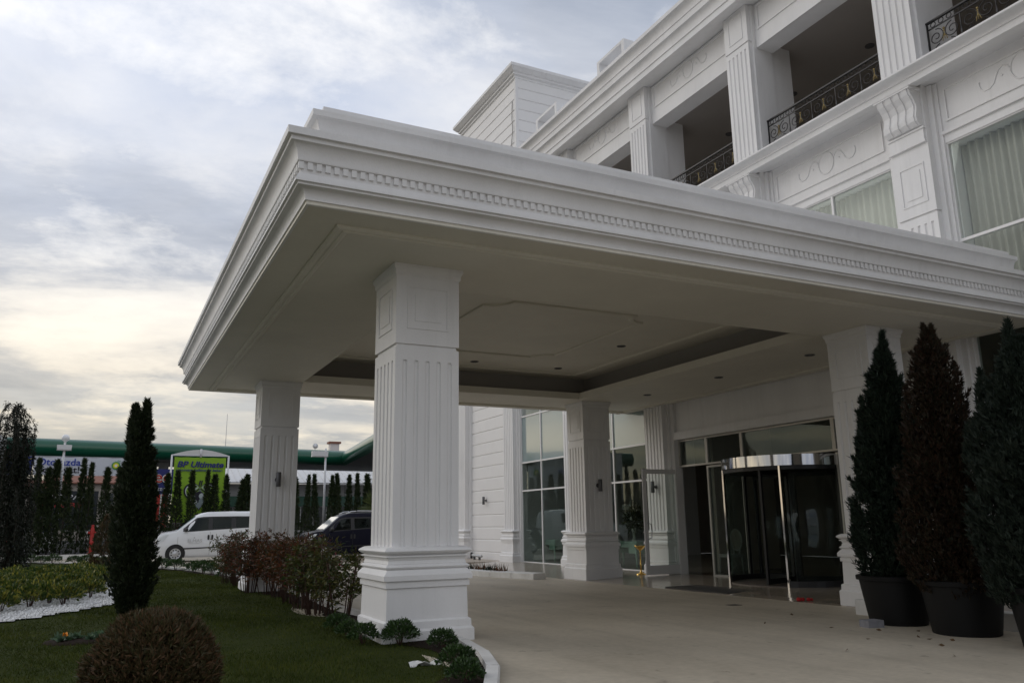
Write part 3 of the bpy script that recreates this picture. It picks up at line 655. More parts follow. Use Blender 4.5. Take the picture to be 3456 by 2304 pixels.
for a, b in zip(PIERS, PIERS[1:]):
    m_ = (a+b)/2; y0, y1 = a+.58, b-.58
    h = MB()   # window head and frieze of the middle storey
    h.box(W_, 14.28, a+.5, b-.5, 8.19, 9.24); h.box(W_, 13.98, a+.5, b-.5, 9.24, 9.47); h.box(W_-.05, W_+.01, y0, y1, 8.36, 8.42)
    frame_on(h, W_, y0+.12, y1-.12, 8.60, 9.28, .04, .03)
    hd = part('frieze', h, 'white', hot)
    o_ = MB(); scroll(o_, W_-.004, m_, 8.98); part('scroll_ornament', o_, 'white', hd, True)
    h = MB()   # beam over the loggia opening
    h.box(W_, 14.32, a+.4, b-.4, 12.84, 14.06); h.box(W_-.02, W_+.01, y0-.1, y1+.1, 12.84, 13.14)
    frame_on(h, W_, y0-.02, y1+.02, 13.32, 14.0, .04, .03)
    hd = part('beam', h, 'white', hot)
    o_ = MB(); scroll(o_, W_-.004, m_, 13.72); part('scroll_ornament', o_, 'white', hd, True)
# cornices
def strip(prof, y0, y1, x=F_+.04): return MB().loft([[(x-d, y0, z) for d, z in prof], [(x-d, y1, z) for d, z in prof]])
bal = [(-0.4, 9.72), (-0.4, 9.46), (0.0, 9.47), (0.08, 9.45), (0.16, 9.405), (0.40, 9.375), (0.40, 9.50), (0.43, 9.505), (0.43, 9.525)]+cove(0.43, 9.525, 0.55, 9.60)+[(0.585, 9.605), (0.60, 9.62), (0.60, 9.655), (0.56, 9.675)]
part('balcony_cornice', strip(bal, -4, 28.4), 'white', hot, 40)
zr_ = lambda z: 14.0+(z-14.0)*1.28
roof = [(-0.6, 14.75), (-0.6, 14.06), (0.0, 14.06), (0.30, 14.02), (0.42, 14.0), (0.42, 14.14), (0.45, 14.145), (0.45, 14.19)]+cove(0.45, 14.19, 0.56, 14.36)+[(0.575, 14.36), (0.575, 14.50), (0.60, 14.505), (0.60, 14.53)]+cove(0.60, 14.53, 0.72, 14.70)+[(0.76, 14.71), (0.76, 14.80), (0.70, 14.83)]
part('roof_cornice', strip([(d_, zr_(z_) if z_ > 14.05 else z_) for d_, z_ in roof], -4, 28.4), 'white', hot, 40)
part('roof_deck', MB().box(13.95, 26, -4, 28.4, 14.21, 14.9), 'white', hot)
for yc in (20.0, 24.4):
    f = MB(); x0, x1, y0, y1, z0, z1 = 13.75, 14.15, yc-.85, yc+.75, 14.85, 16.45
    f.box(x0, x1, y0, y0+.14, z0, z1); f.box(x0, x1, y1-.14, y1, z0, z1); f.box(x0, x1, y0+.14, y1-.14, z1-.10, z1); f.box(x0, x1, y0+.14, y1-.14, z0, z0+.3)
    part('roof_frame', f, 'white', hot)
# balcony railings (own level: railing > rails, rings, scrolls, gold ornaments)
ring_m = shared('ring', MB().tube([(0, .052*math.cos(a), .052*math.sin(a)) for a in np.linspace(0, 2*math.pi, 15)], 0.009, 5), 'iron', True)
def spiral(cx, cz, r0, turns, s): return [(0, cx+s*r0*(1-t*.82)*math.cos(math.pi*.5+2*math.pi*turns*t), cz+r0*(1-t*.82)*math.sin(math.pi*.5+2*math.pi*turns*t)) for t in np.linspace(0, 1, 26)]
sm = MB()
for s in (-1, 1):
    sm.tube(spiral(s*.17, .05, .17, 1.6, s), 0.010, 5); sm.tube(spiral(s*.12, -.25, .13, 1.5, -s), 0.010, 5)
    sm.tube([(0, s*.34, .05), (0, s*.36, -.12), (0, s*.30, -.30), (0, s*.12, -.40)], 0.010, 5)
scroll_m = shared('scroll', sm, 'iron', True)
gm = MB().tube([(0, 0, -.14), (0, 0, .10)], 0.009, 6); 
for z_, s_ in ((.09, .026), (.04, .02), (-.05, .022)): gm.sphere((0, 0, z_), s_, 7, 5)
for s in (-1, 1): gm.tube([(0, 0, -.02), (0, s*.035, -.09), (0, s*.05, -.16)], 0.008, 5)
gold_m = shared('gold_ornament', gm, 'gold', True)
XR = 13.93
for a, b in zip(PIERS[:4], PIERS[1:5]):
    y0, y1 = a+.47, b-.47; r = MB()
    r.box(XR-.028, XR+.028, y0, y1, 10.83, 10.865); r.box(XR-.012, XR+.012, y0, y1, 10.685, 10.705); r.box(XR-.012, XR+.012, y0, y1, 9.83, 9.85)
    for yy in (y0+.012, y1-.012): r.box(XR-.014, XR+.014, yy-.012, yy+.012, 9.74, 10.83)
    nb = 5; sp = (y1-y0)/nb
    for i in range(1, nb): r.box(XR-.008, XR+.008, y0+i*sp-.008, y0+i*sp+.008, 9.85, 10.685)
    rl = part('railing', r, 'iron', hot)
    for i in range(int((y1-y0)/.17)): piece('ring', ring_m, rl, (XR, y0+.09+i*.17, 10.767))
    for i in range(nb): piece('scroll', scroll_m, rl, (XR, y0+(i+.5)*sp, 10.42)); piece('gold_ornament', gold_m, rl, (XR, y0+(i+.5)*sp, 10.48))
    
for y in (17.82, 15.14, 12.5, 9.9, 7.3):
    s = part('ceiling_spot', MB().lathe([(0.12, 13.105), (0.12, 13.08), (0.09, 13.08), (0.09, 13.10)], (16.67, y), 18, False), 'lamp_grey', hot, 40); part('lens', MB().lathe([(.09, 13.09), (.001, 13.088)], (16.67, y), 18, False), 'lamp_grey', s)

# glazing -------------------------------------------------------------
def window(y0, y1, zs, mull, x=G_, th=.035, mats=None, sill=True, nm='window', fm='alu'):
    """frame bars and one pane per cell; window > pane"""
    f = MB(); d0, d1 = x-.04, x+.06
    ysx = [y0]+mull+[y1]
    f.box(d0, d1, y0, y0+th, zs[0], zs[-1]); f.box(d0, d1, y1-th, y1, zs[0], zs[-1])
    for m_ in mull: f.box(d0, d1, m_-th*.75, m_+th*.75, zs[0], zs[-1])
    for i, z in enumerate(zs):
        for a, b in zip(ysx, ysx[1:]):
            f.box(d0+.002, d1-.002, a+.02, b-.02, z-(0 if i == 0 else th*.75), z+(th*.75 if i < len(zs)-1 else 0))
    wo_ = part(nm, f, fm, hot)
    for i, (za, zb) in enumerate(zip(zs, zs[1:])):
        for a, b in zip(ysx, ysx[1:]):
            mt = (mats[i] if mats else 'glass')
            if mt: part('pane', MB().box(x-.004, x+.004, a+.01, b-.01, za+.01, zb-.01), mt, wo_)
    return wo_
ZB = [-0.125, 2.40, 3.42, 5.13, 6.24, 8.19]; ZM = ['glass_dark', 'glass_dark', 'spandrel', 'glass', 'glass']
window(23.6, 27.0, ZB, [25.47], mats=ZM)
window(19.0, 22.4, ZB, [20.84], mats=ZM)
window(5.8, 9.0, ZB, [7.4], mats=['glass_dark', 'glass_dark', 'glass_dark', 'glass', 'glass'])
window(1.4, 4.6, ZB, [3.0], mats=['glass_dark', 'glass_dark', 'glass_dark', 'glass', 'glass'])
window(10.2, 13.4, [5.13, 6.24, 8.19], [11.77], mats=['glass', 'glass'])
window(14.6, 17.8, [5.13, 6.24, 8.19], [16.2], mats=['glass', 'glass'])
# entrance wall over the doors, with sunk panel
h = MB(); yA, yB, XD = 10.15, 17.95, 13.95
h.box(W_-.022, 14.02, yA, yB, 3.39, 3.60); h.box(W_-.022, 14.02, yA, yA+.25, 3.60, 4.9); h.box(W_-.022, 14.02, yB-.2, yB, 3.60, 4.9); h.box(W_-.022, 14.02, yA+.25, yB-.2, 4.5, 5.12); h.box(W_+.07, 14.02, yA+.25, yB-.2, 3.60, 4.5)
h.box(W_-.022, 14.02, 17.78, 17.98, -0.12, 3.39); h.box(W_-.022, 14.02, 10.12, 10.32, -0.12, 3.39)
part('entrance_wall', h, 'white', hot)
window(10.32, 17.78, [2.66, 3.385], [12.47, 15.32, 16.63], x=XD, th=.06, mats=['glass_dark'], nm='transom_window', fm='alu_grey')
window(15.32, 16.66, [-0.12, 2.628], [], x=XD, th=.06, mats=['glass_dark'], nm='side_window', fm='alu_grey')
window(10.32, 12.46, [-0.12, 2.628], [11.4], x=XD, th=.06, mats=['glass_dark'], nm='side_window', fm='alu_grey')
# open glass door leaf, standing square to the wall
dl = MB(); yd = 17.82; xa, xb = 12.70, 13.87
dl.box(xa, xa+.11, yd-.025, yd+.025, -0.10, 2.60); dl.box(xb-.11, xb, yd-.025, yd+.025, -0.10, 2.60); dl.box(xa+.11, xb-.11, yd-.025, yd+.025, -0.10, 0.13); dl.box(xa+.11, xb-.11, yd-.025, yd+.025, 2.48, 2.60)
door = part('glass_door', dl, 'alu', hot); door['label'] = 'open white framed glass door leaf with loop handle'
part('pane', MB().box(xa+.10, xb-.10, yd-.006, yd+.006, 0.12, 2.49), 'glass_door', door)
for s in (-1, 1): part('handle', MB().tube([(xa+.075, yd+s*.02, 0.78), (xa+.075, yd+s*.075, 0.80), (xa+.16, yd+s*.085, 0.83), (xa+.17, yd+s*.085, 1.0), (xa+.16, yd+s*.085, 1.17), (xa+.075, yd+s*.075, 1.20), (xa+.075, yd+s*.02, 1.22)], 0.014, 8), 'galv', door, True)
# revolving door
RC, RR = (13.93, 13.90), 1.42
rd = part('revolving_door', MB().loft([[(RC[0]+r_*math.cos(a), RC[1]+r_*math.sin(a), z) for a in np.linspace(math.pi*.5, math.pi*1.5, 33)]+[(RC[0]+.02, RC[1]-r_*1, z), (RC[0]+.02, RC[1]+r_, z)] for r_, z in ((RR-.05, 2.37), (RR+.03, 2.37), (RR+.03, 2.60), (RR-.05, 2.605))]), 'chrome', hot, 40)
rd['label'] = 'black and chrome revolving door drum under the canopy'
part('drum_soffit', MB().loft([[(RC[0]+r_*math.cos(a), RC[1]+r_*math.sin(a), z) for a in np.linspace(0, 2*math.pi, 40)[:-1]] for r_, z in ((0.001, 2.285), (RR+.0, 2.285), (RR+.0, 2.372), (0.001, 2.372))]), 'black_metal', rd)
part('drum_floor', MB().lathe([(RR-.02, -0.17), (RR-.02, -0.108), (0.001, -0.098)], RC, 40, False), 'interior_dark', rd)
ha = math.radians(39)
for s in (1, -1):
    for ang, nm in ((math.pi-s*ha, 'front'), (s*ha, 'back')):
        px_, py_ = RC[0]+RR*math.cos(ang), RC[1]+RR*math.sin(ang)
        part('post', MB().box(px_-.024, px_+.024, py_-.024, py_+.024, -0.16, 2.375), 'chrome' if nm == 'front' else 'black_metal', rd)
    arc = np.linspace(math.pi-ha, ha, 15) if s > 0 else np.linspace(math.pi+ha, 2*math.pi-ha, 15)
    part('curved_glass', MB().loft([[(RC[0]+r_*math.cos(a), RC[1]+r_*math.sin(a), z) for z in (-0.1, 2.3)][::1]+[(RC[0]+(r_+.008)*math.cos(a), RC[1]+(r_+.008)*math.sin(a), z) for z in (2.3, -0.1)] for a in arc for r_ in (RR-.02,)]), 'glass_dark', rd, True)
    part('base_rail', MB().loft([[(RC[0]+r_*math.cos(a), RC[1]+r_*math.sin(a), z) for r_, z in ((RR-.035, -.16), (RR+.015, -.16), (RR+.015, .0), (RR-.035, .0))] for a in arc]), 'black_metal', rd)
    for am in (math.pi/2*s,): part('mid_post', MB().box(RC[0]+RR*math.cos(am)-.03, RC[0]+RR*math.cos(am)+.03, RC[1]+RR*math.sin(am)-.03, RC[1]+RR*math.sin(am)+.03, -.11, 2.3), 'black_metal', rd)
for k in range(3):
    a = math.radians(200+120*k); ux, uy = math.cos(a), math.sin(a); wv = MB()
    def wb(r0, r1, z0, z1, t=.025): 
        nx, ny = -uy*t, ux*t
        wv.loft([[(RC[0]+ux*r_+q*nx, RC[1]+uy*r_+q*ny, z) for r_, q in ((r0, -1), (r1, -1), (r1, 1), (r0, 1))] for z in (z0, z1)])
    wb(.04, .12, -.09, 2.28); wb(RR-.13, RR-.05, -.09, 2.28); wb(.12, RR-.13, -.09, .02); wb(.12, RR-.13, 2.2, 2.28)
    wg = part('wing', wv, 'black_metal', rd)
part('spindle', MB().tube([(RC[0], RC[1], -.1), (RC[0], RC[1], 2.28)], .035, 10), 'galv', rd, True)
part('sensor', MB().box(12.515, 12.56, 14.22, 14.46, 2.46, 2.52), 'black_metal', rd)

# boarded stair tower
tw = MB(); tw.box(W_+.07, 22, 27.05, 32.7, -0.4, 19.3)
tow = part('tower', tw, 'white', hot)
for i in range(41):
    z = -0.34+i*0.48; hi = z > 14.2
    y0, y1 = (27.14, 32.62) if hi else (28.45, 31.75)
    part('board', MB().prism([(W_+.075, z+.010), (W_+.044, z+.034), (W_+.044, z+.446), (W_+.075, z+.47)], 'y', y0, y1), 'board', tow)
    if hi: part('board', MB().prism([(27.055, z+.010), (27.02, z+.034), (27.02, z+.446), (27.055, z+.47)], 'x', W_+.16, 22), 'board', tow)
part('corner_trim', MB().box(W_+.03, W_+.15, 27.0, 27.13, 14.3, 19.3), 'white', tow)
tc_ = [(0.0, 19.25), (0.06, 19.3), (0.06, 19.38), (0.14, 19.42), (0.14, 19.50), (0.2, 19.52), (0.32, 19.66), (0.34, 19.67), (0.34, 19.80), (0.0, 19.82)]
part('tower_cornice', sweep(MB(), [(22, 27.05), (W_+.05, 27.05), (W_+.05, 32.7), (22, 32.7)], [(-.3, 19.25)]+tc_+[(-.3, 19.82)]), 'white', tow)
part('tower_roof', MB().box(W_+.2, 22, 27.3, 32.5, 19.6, 19.8), 'white', tow)
part('cable', MB().tube([(W_+.02, 27.30, 18.35), (W_+.01, 27.33, 17.6), (W_+.0, 27.25, 17.0), (W_+.01, 27.42, 16.4), (W_+.02, 27.40, 15.9)], .012, 5), 'trim', tow)
for c in (32.15,):
    p = MB(); p.loft(half_prof(BASEP, c, 0)); p.loft(flute_front(c, .98, 9.3)); p.box(W_-.05, W_+.06, c-.55, c+.55, -.3, 9.3)
    part('pilaster', p, 'white', hot)
part('lower_wall', MB().box(W_+.02, 18, 27.0, 28.2, -0.3, 14.2), 'white', hot)
# ================================================================== THINGS AT THE HOTEL
def wall_lamp(label, p, n):
    """up-and-down cylinder lamp; p = centre of the cylinder, n = direction away from the wall"""
    r = thing('wall_lamp', label, 'lamp', p, 'grey wall lamps')
    x, y, z = p
    b = MB().lathe([(.048, z-.155), (.052, z-.15), (.052, z+.15), (.048, z+.155)], (x, y), 18)
    part('lamp_body', b, 'lamp_grey', r, 40)
    part('bracket', MB().tube([(x, y, z), (x-n[0]*.12, y-n[1]*.12, z)], .028, 10), 'lamp_grey', r, True)
    part('wall_plate', MB().tube([(x-n[0]*.105, y-n[1]*.105, z), (x-n[0]*.125, y-n[1]*.125, z)], .055, 14), 'lamp_grey', r, 40)
wall_lamp('grey cylinder wall lamp on the column behind the reddish bushes', (3.335, 17.995, 2.236), (0, -1, 0))
wall_lamp('grey cylinder wall lamp on the column in front of the lobby windows', (11.56, 18.085, 2.18), (0, -1, 0))
wall_lamp('grey cylinder wall lamp on the white boarded wall', (13.72, 30.2, 2.15), (-1, 0, 0))
wall_lamp('grey cylinder wall lamp seen through the open glass door', (13.45, 18.4, 2.16), (-1, 0, 0))

def curtain(label, y0, y1, z0, z1, x=14.16):
    mb = MB(); n = int((y1-y0)/.02); fr = []
    for i in range(n+1):
        y = y0+(y1-y0)*i/n; ph = y*42+1.5*math.sin(y*3.1)
        fr.append((x+.045*math.sin(ph)+.02*math.sin(ph*.37+1), y))
    mb.loft([[(a, b, z) for a, b in fr]+[(a+.006, b, z) for a, b in fr[::-1]] for z in (z0, z1)])
    return one('curtain', mb, 'curtain', label, 'curtain', (x, (y0+y1)/2, z0), 'pleated curtains of the middle storey', True)
curtain('pleated pale curtain behind the large window at the right edge', 5.9, 8.92, 5.03, 8.17)
curtain('pleated pale curtain behind the partly hidden window over the canopy', 10.28, 13.32, 5.03, 8.17)

def desk(label, x, y, grp):
    r = thing('console_table', label, 'table', (x, y, -0.118), grp); z0 = -0.118
    part('tabletop', MB().loft([[(x+a, y+b, z) for a, b in ((-.28, -.8), (.28, -.8), (.28, .8), (-.28, .8))] for z in (z0+.72, z0+.745, z0+.76)]), 'mint', r)
    part('apron', MB().box(x-.24, x+.24, y-.74, y+.74, z0+.58, z0+.72), 'mint', r)
    for s in (-1, 1):
        d = part('drawer_block', MB().box(x-.255, x+.24, y+s*.52-.2, y+s*.52+.2, z0+.40, z0+.72), 'mint', r)
        for k in range(2): part('drawer', MB().box(x-.272, x-.25, y+s*.52-.17, y+s*.52+.17, z0+.42+k*.15, z0+.55+k*.15), 'mint', d)
        for q in (-1, 1):
            part('leg', MB().tube([(x+q*.2, y+s*.66, z0+.6), (x+q*.25, y+s*.72, z0+.42), (x+q*.22, y+s*.69, z0+.2), (x+q*.23, y+s*.70, z0+.06), (x+q*.26, y+s*.73, z0)], [.04, .045, .028, .02, .028], 8), 'mint', r, True)
desk('mint green drawer table behind the left lobby window', 15.0, 27.0, 'mint green lobby tables')
desk('mint green drawer table carrying the white flowers', 15.0, 21.9, 'mint green lobby tables')
vs = thing('flower_vase', 'white vase of pale lilies and greenery on the lobby table', 'flowers', (15.0, 21.6, 0.642))
part('vase', MB().lathe([(.06, .642), (.085, .66), (.05, .75), (.06, .9), (.11, 1.03), (.09, 1.03)], (15.0, 21.6), 16), 'ivory', vs, True)
n = 420; d = unit(RNG.normal(size=(n, 3))*np.array([1, 1, 1.0])+np.array([0, 0, .5])); Pp = d*RNG.uniform(.12, .5, (n, 1))*np.array([.7, .7, 1.0])+np.array([0, 0, .62])
o = leafobj('foliage', Pp, unit(d+RNG.normal(0, .4, (n, 3))), RNG.uniform(.08, .2, n), RNG.uniform(.02, .05, n), 'l_nandgreen', vs)
d = unit(RNG.normal(size=(90, 3))+np.array([-.4, 0, .6])); ctr = np.repeat(d[:15]*np.array([.35, .35, .45])+np.array([0, 0, .75]), 6, 0)
leafobj('flower', ctr, unit(d+np.array([-.5, 0, .3])), .11, .05, 'lily', vs)

def chair(x, y, rz):
    r = thing('dining_chair', 'ivory oval backed chair inside beside the revolving door', 'chair', (x, y, -.118)); z0 = -.118
    part('seat', MB().box(x-.22, x+.22, y-.23, y+.23, z0+.42, z0+.50), 'ivory', r)
    bk = MB().tube([(x+.22, y+.21*math.cos(a), z0+.86+.27*math.sin(a)) for a in np.linspace(0, 2*math.pi, 25)], .025, 6)
    part('back_frame', bk, 'ivory', r, True)
    part('back_pad', MB().loft([[(x+q, y+.185*math.cos(a), z0+.86+.245*math.sin(a)) for a in np.linspace(0, 2*math.pi, 20)[:-1]] for q in (.205, .235)]), 'interior', r)
    for s in (-1, 1):
        part('back_post', MB().tube([(x+.21, y+s*.1, z0+.48), (x+.22, y+s*.13, z0+.64)], .02, 6), 'ivory', r, True)
        for q in (-1, 1): part('leg', MB().tube([(x+q*.19, y+s*.2, z0+.43), (x+q*.21, y+s*.21, z0)], [.028, .016], 7), 'ivory', r, True)
chair(14.9, 17.1, 0)

r = thing('ashtray_stand', 'brass ashtray stand beside the open glass door', 'ashtray', (12.95, 18.42, -.125))
part('foot', MB().lathe([(.13, -.155), (.13, -.11), (.06, -.09), (.022, -.05), (.02, .0)], (12.95, 18.42), 18), 'brass', r, True)
part('stem', MB().lathe([(.016, -.02), (.016, .1), (.028, .12), (.016, .14), (.016, .42), (.026, .44), (.014, .47), (.03, .5)], (12.95, 18.42), 12), 'brass', r, True)
part('bowl', MB().lathe([(.03, .49), (.08, .53), (.15, .60), (.16, .62), (.12, .61), (.05, .56)], (12.95, 18.42), 20), 'brass', r, True)

r = thing('door_mat', 'dark ribbed rubber mat on the landing before the revolving door', 'mat', (11.55, 13.85, -.126))
zl = -.126
part('mat_base', MB().box(11.05, 12.12, 12.85, 14.85, zl-.044, zl-.012), 'mat', r)
for i in range(14): part('rib', MB().box(11.09+i*.073, 11.13+i*.073, 12.90, 14.80, zl-.012, zl-.005), 'mat', r)
mb = MB()
for k, (a, b, s) in enumerate(((0, 0, 1.0), (.07, .02, .9), (.15, -.01, .85), (.22, .015, .6))):
    mb.sphere((10.98+a*.8, 10.94-a*.62+b, -.113), .048*s, 9, 6, .75)
mb.v = [(x+random.uniform(-.008, .008), y+random.uniform(-.008, .008), max(z+random.uniform(-.006, .006), -.1480)) for x, y, z in mb.v]
one('red_cloth', mb, 'red_cloth', 'crumpled bright red cloth lying on the polished landing', 'cloth', (11.03, 10.9, -.148), smooth=True)
one('drain_cover', MB().box(9.45, 9.67, 10.9, 11.08, g(9.56, 11)-.02, g(9.56, 11)+.004), 'iron_cover', 'small dark drain cover in the driveway', 'drain', (9.56, 11, g(9.56, 11)))
# floor floodlight by the boarded wall
r = thing('flood_light', 'low tubular floodlight on the walk by the boarded wall', 'lamp', (13.45, 30.1, -.14))
part('tube_housing', MB().tube([(13.42, 29.75, .0), (13.42, 30.65, .02)], .05, 10), 'galv', r, 40)
for y in (29.95, 30.45): part('foot', MB().box(13.38, 13.46, y-.03, y+.03, -.142, -.03), 'lamp_grey', r)

# potted conifers -------------------------------------------------------
def sprays(P, D, k, L, Wd, spread):
    n = len(P); P2 = np.repeat(P, k, 0); D2 = unit(np.repeat(D, k, 0)+RNG.normal(0, spread, (n*k, 3)))
    return P2, D2, np.repeat(L, k)*RNG.uniform(.6, 1.15, n*k), np.repeat(Wd, k)*RNG.uniform(.7, 1.2, n*k)
def conifer(name, label, cat, loc, H, zs, rs, nsp, L, Wd, m, up=1.3, lean=(0, 0), group=None, tips=None, trunk=.03, z_base=0.0, lob=.16, spread=.28, kk=5, gaps=0.0, tp=.7, core=0, stray=0):
    """columnar or conical conifer: tapered trunk, branch whips and sprays over an uneven crown"""
    r = thing(name, label, cat, loc, group)
    x, y, z = loc
    part('trunk', MB().tube([(x, y, z+z_base*.0), (x+lean[0]*.4, y+lean[1]*.4, z+H*.45), (x+lean[0], y+lean[1], z+H*.93)], [trunk, trunk*.7, trunk*.2], 7), 'bark', r, True)
    n = nsp; t = RNG.random(n); zz = zs[0]+(zs[-1]-zs[0])*t
    th = RNG.uniform(0, 2*np.pi, n); ph = RNG.uniform(0, 6.28, 6)
    # more sprays where the crown is wide
    wgt = np.interp(zz, zs, rs); keep = RNG.random(n) < np.clip(wgt/max(rs)+.15, 0, 1); zz, th = zz[keep], th[keep]; n = len(zz)
    lump = 1+lob*np.sin(3*th+ph[0]+zz*2.1)*np.sin(zz*5.3+ph[1])+lob*.8*np.sin(5*th+ph[2]-zz*7.1)+lob*.5*np.sin(9*th+zz*17+ph[3])
    f = np.where(RNG.random(n) < .72, 1-np.abs(RNG.normal(0, .10, n)), RNG.uniform(.35, .9, n))
    rad = np.interp(zz, zs, rs)*lump*f
    if gaps > 0:
        hole = (np.sin(th*4+zz*6+ph[4])*np.sin(zz*9+ph[5]) > 1-gaps) & (f > .6); rad = np.where(hole, rad*.62, rad)
    cx = lean[0]*zz/H; cy = lean[1]*zz/H
    Pp = np.stack([cx+rad*np.cos(th), cy+rad*np.sin(th), zz], 1)
    D = unit(np.stack([np.cos(th), np.sin(th), np.full(n, up)], 1)+RNG.normal(0, .25, (n, 3)))
    if tips:
        for (tx, ty, tz, tr, th_) in tips:
            nt_ = 420; q = RNG.random(nt_); a = RNG.uniform(0, 6.28, nt_); rr = tr*(1-q)**tp*np.sqrt(RNG.random(nt_))
            Pp = np.concatenate([Pp, np.stack([tx+rr*np.cos(a), ty+rr*np.sin(a), tz+q*th_], 1)]); D = np.concatenate([D, unit(np.stack([np.cos(a)*.5, np.sin(a)*.5, np.ones(nt_)*1.4], 1))])
    for _ in range(stray):
        q = random.uniform(.05, .92); zq = zs[0]+(zs[-1]-zs[0])*q; a = random.uniform(0, 6.283); rr = float(np.interp(zq, zs, rs)); ln = random.uniform(.12, .30)*(1.2-q)
        dv = np.array([math.cos(a)*.55, math.sin(a)*.55, 1.0]); dv /= np.linalg.norm(dv); p0 = np.array([lean[0]*zq/H+rr*math.cos(a), lean[1]*zq/H+rr*math.sin(a), zq])
        m_ = int(10+ln*60); f_ = RNG.random((m_, 1)); Pp = np.concatenate([Pp, p0+dv*ln*f_+RNG.normal(0, .012, (m_, 3))*(1.3-f_)]); D = np.concatenate([D, unit(dv+RNG.normal(0, .3, (m_, 3)))])
    n = len(Pp); P2, D2, L2, W2 = sprays(Pp-D*L*.5, D, kk, RNG.uniform(.7, 1.3, n)*L, np.full(n, Wd), spread)
    leafobj('crown', P2, D2, L2, W2, m, r)
    if core:
        n = core; zz = zs[0]+(zs[-1]-zs[0])*RNG.random(n); th = RNG.uniform(0, 6.28, n); rad = np.interp(zz, zs, rs)*RNG.uniform(.05, .68, n)
        Pp = np.stack([lean[0]*zz/H+rad*np.cos(th), lean[1]*zz/H+rad*np.sin(th), zz], 1); D = unit(RNG.normal(0, 1, (n, 3))*np.array([.6, .6, 1]))
        leafobj('inner_foliage', Pp, D, np.full(n, .12)*np.clip(np.interp(zz, zs, rs)/max(rs)+.25, .3, 1), .05, m, r)
    return r
def pot(label, x, y, h=.62, rt=.46, rb=.355):
    z = g(x, y)
    r = thing('plant_pot', label, 'pot', (x, y, z), 'black pots of the conifers')
    part('pot_body', MB().lathe([(rb-.02, z+.0), (rb, z+.01), (rt-.02, z+h-.07), (rt-.02, z+h-.06), (rt+.015, z+h-.055), (rt+.02, z+h-.01), (rt+.01, z+h), (rt-.03, z+h), (rt-.04, z+h-.07), (.001, z+h-.07)], (x, y), 36, False), 'pot', r, 40)
    part('potting_soil', MB().lathe([(rt-.035, z+h-.065), (.2, z+h-.05), (.001, z+h-.045)], (x, y), 24, False), 'soil', r, True)
    return z+h-.07
zt = pot('black plastic pot of the narrow dark green conifer beside the right column', 9.55, 7.78)
conifer('potted_conifer', 'narrow dark green conifer in a pot beside the right column', 'tree', (9.55, 7.78, zt), 3.25, [-.02, .15, .5, 1.0, 1.6, 2.0, 2.4, 2.8, 3.15], [.33, .40, .44, .43, .40, .345, .265, .16, .04], 9500, .085, .015, 'l_potgreen', 1.5, core=6000, lean=(0.0, -.25), group='conifers in black pots', trunk=.035, spread=.35, kk=6, stray=90, gaps=.35, tips=[(0, -.25, 2.85, .10, .5), (.02, -.13, 2.75, .09, .38), (-.02, .32, 1.2, .12, .75), (-.1, .42, .5, .13, .55), (.05, .30, 1.7, .09, .6)])
zt = pot('black plastic pot of the rusty brown conifer', 9.32, 6.66, .62, .47, .37)
conifer('potted_conifer', 'rusty brown cone shaped conifer in the middle pot', 'tree', (9.32, 6.66, zt), 3.2, [-.12, .1, .4, .8, 1.4, 2.0, 2.5, 2.9, 3.18], [.40, .52, .57, .55, .47, .375, .29, .18, .03], 11000, .070, .013, 'l_potred', 1.5, core=6000, lean=(0, .02), group='conifers in black pots', trunk=.035, kk=6, stray=90, lob=.13, tips=[(0, .06, 2.8, .07, .45), (0, -.05, 2.8, .08, .42)])
zt = pot('black plastic pot of the greyish conifer at the right edge', 8.95, 5.33, .62, .47, .365)
conifer('potted_conifer', 'broad greyish green conifer with several tops at the right edge', 'tree', (8.95, 5.33, zt), 2.75, [-.12, .1, .4, .9, 1.4, 1.9, 2.2, 2.5, 2.75], [.48, .57, .62, .62, .58, .47, .35, .20, .05], 12500, .080, .014, 'l_potblue', 1.6, core=6000, lean=(0, .0), group='conifers in black pots', trunk=.04, kk=6, stray=90, lob=.16, tips=[(-.1, .42, 1.6, .16, .85), (-.15, .60, 1.4, .12, .45), (0, .08, 2.2, .18, .75), (0, -.2, 2.2, .18, .8)])
bz = g(8.95, 7.7)
one('paving_block', MB().loft([[(8.88+a*.95, 7.66+b, z) for a, b in ((-.1, -.05), (.14, -.09), (.18, .09), (-.06, .13))] for z in (bz, bz+.085, bz+.09)]), 'block', 'loose grey paving block against the leftmost black pot', 'block', (8.95, 7.7, bz))

# ================================================================== PLANTS OF THE LAWN
conifer('columnar_cypress', 'tall dark columnar cypress with a forked top on the lawn', 'tree', (0.50, 13.9, lz(.5, 13.9)), 3.2, [.02, .2, .5, .9, 1.3, 1.8, 2.15, 2.45, 2.7, 2.95, 3.05], [.16, .22, .28, .30, .30, .265, .22, .185, .165, .15, .10], 5600, .085, .017, 'l_cypress', 1.5, core=6000, lean=(-.08, 0), trunk=.05, kk=6, lob=.12, tips=[(-.17, 0, 2.85, .085, .34), (-.16, 0, 2.65, .11, .3), (-.01, 0, 2.85, .085, .42), (-.01, 0, 2.65, .11, .3)], tp=.3, stray=50)
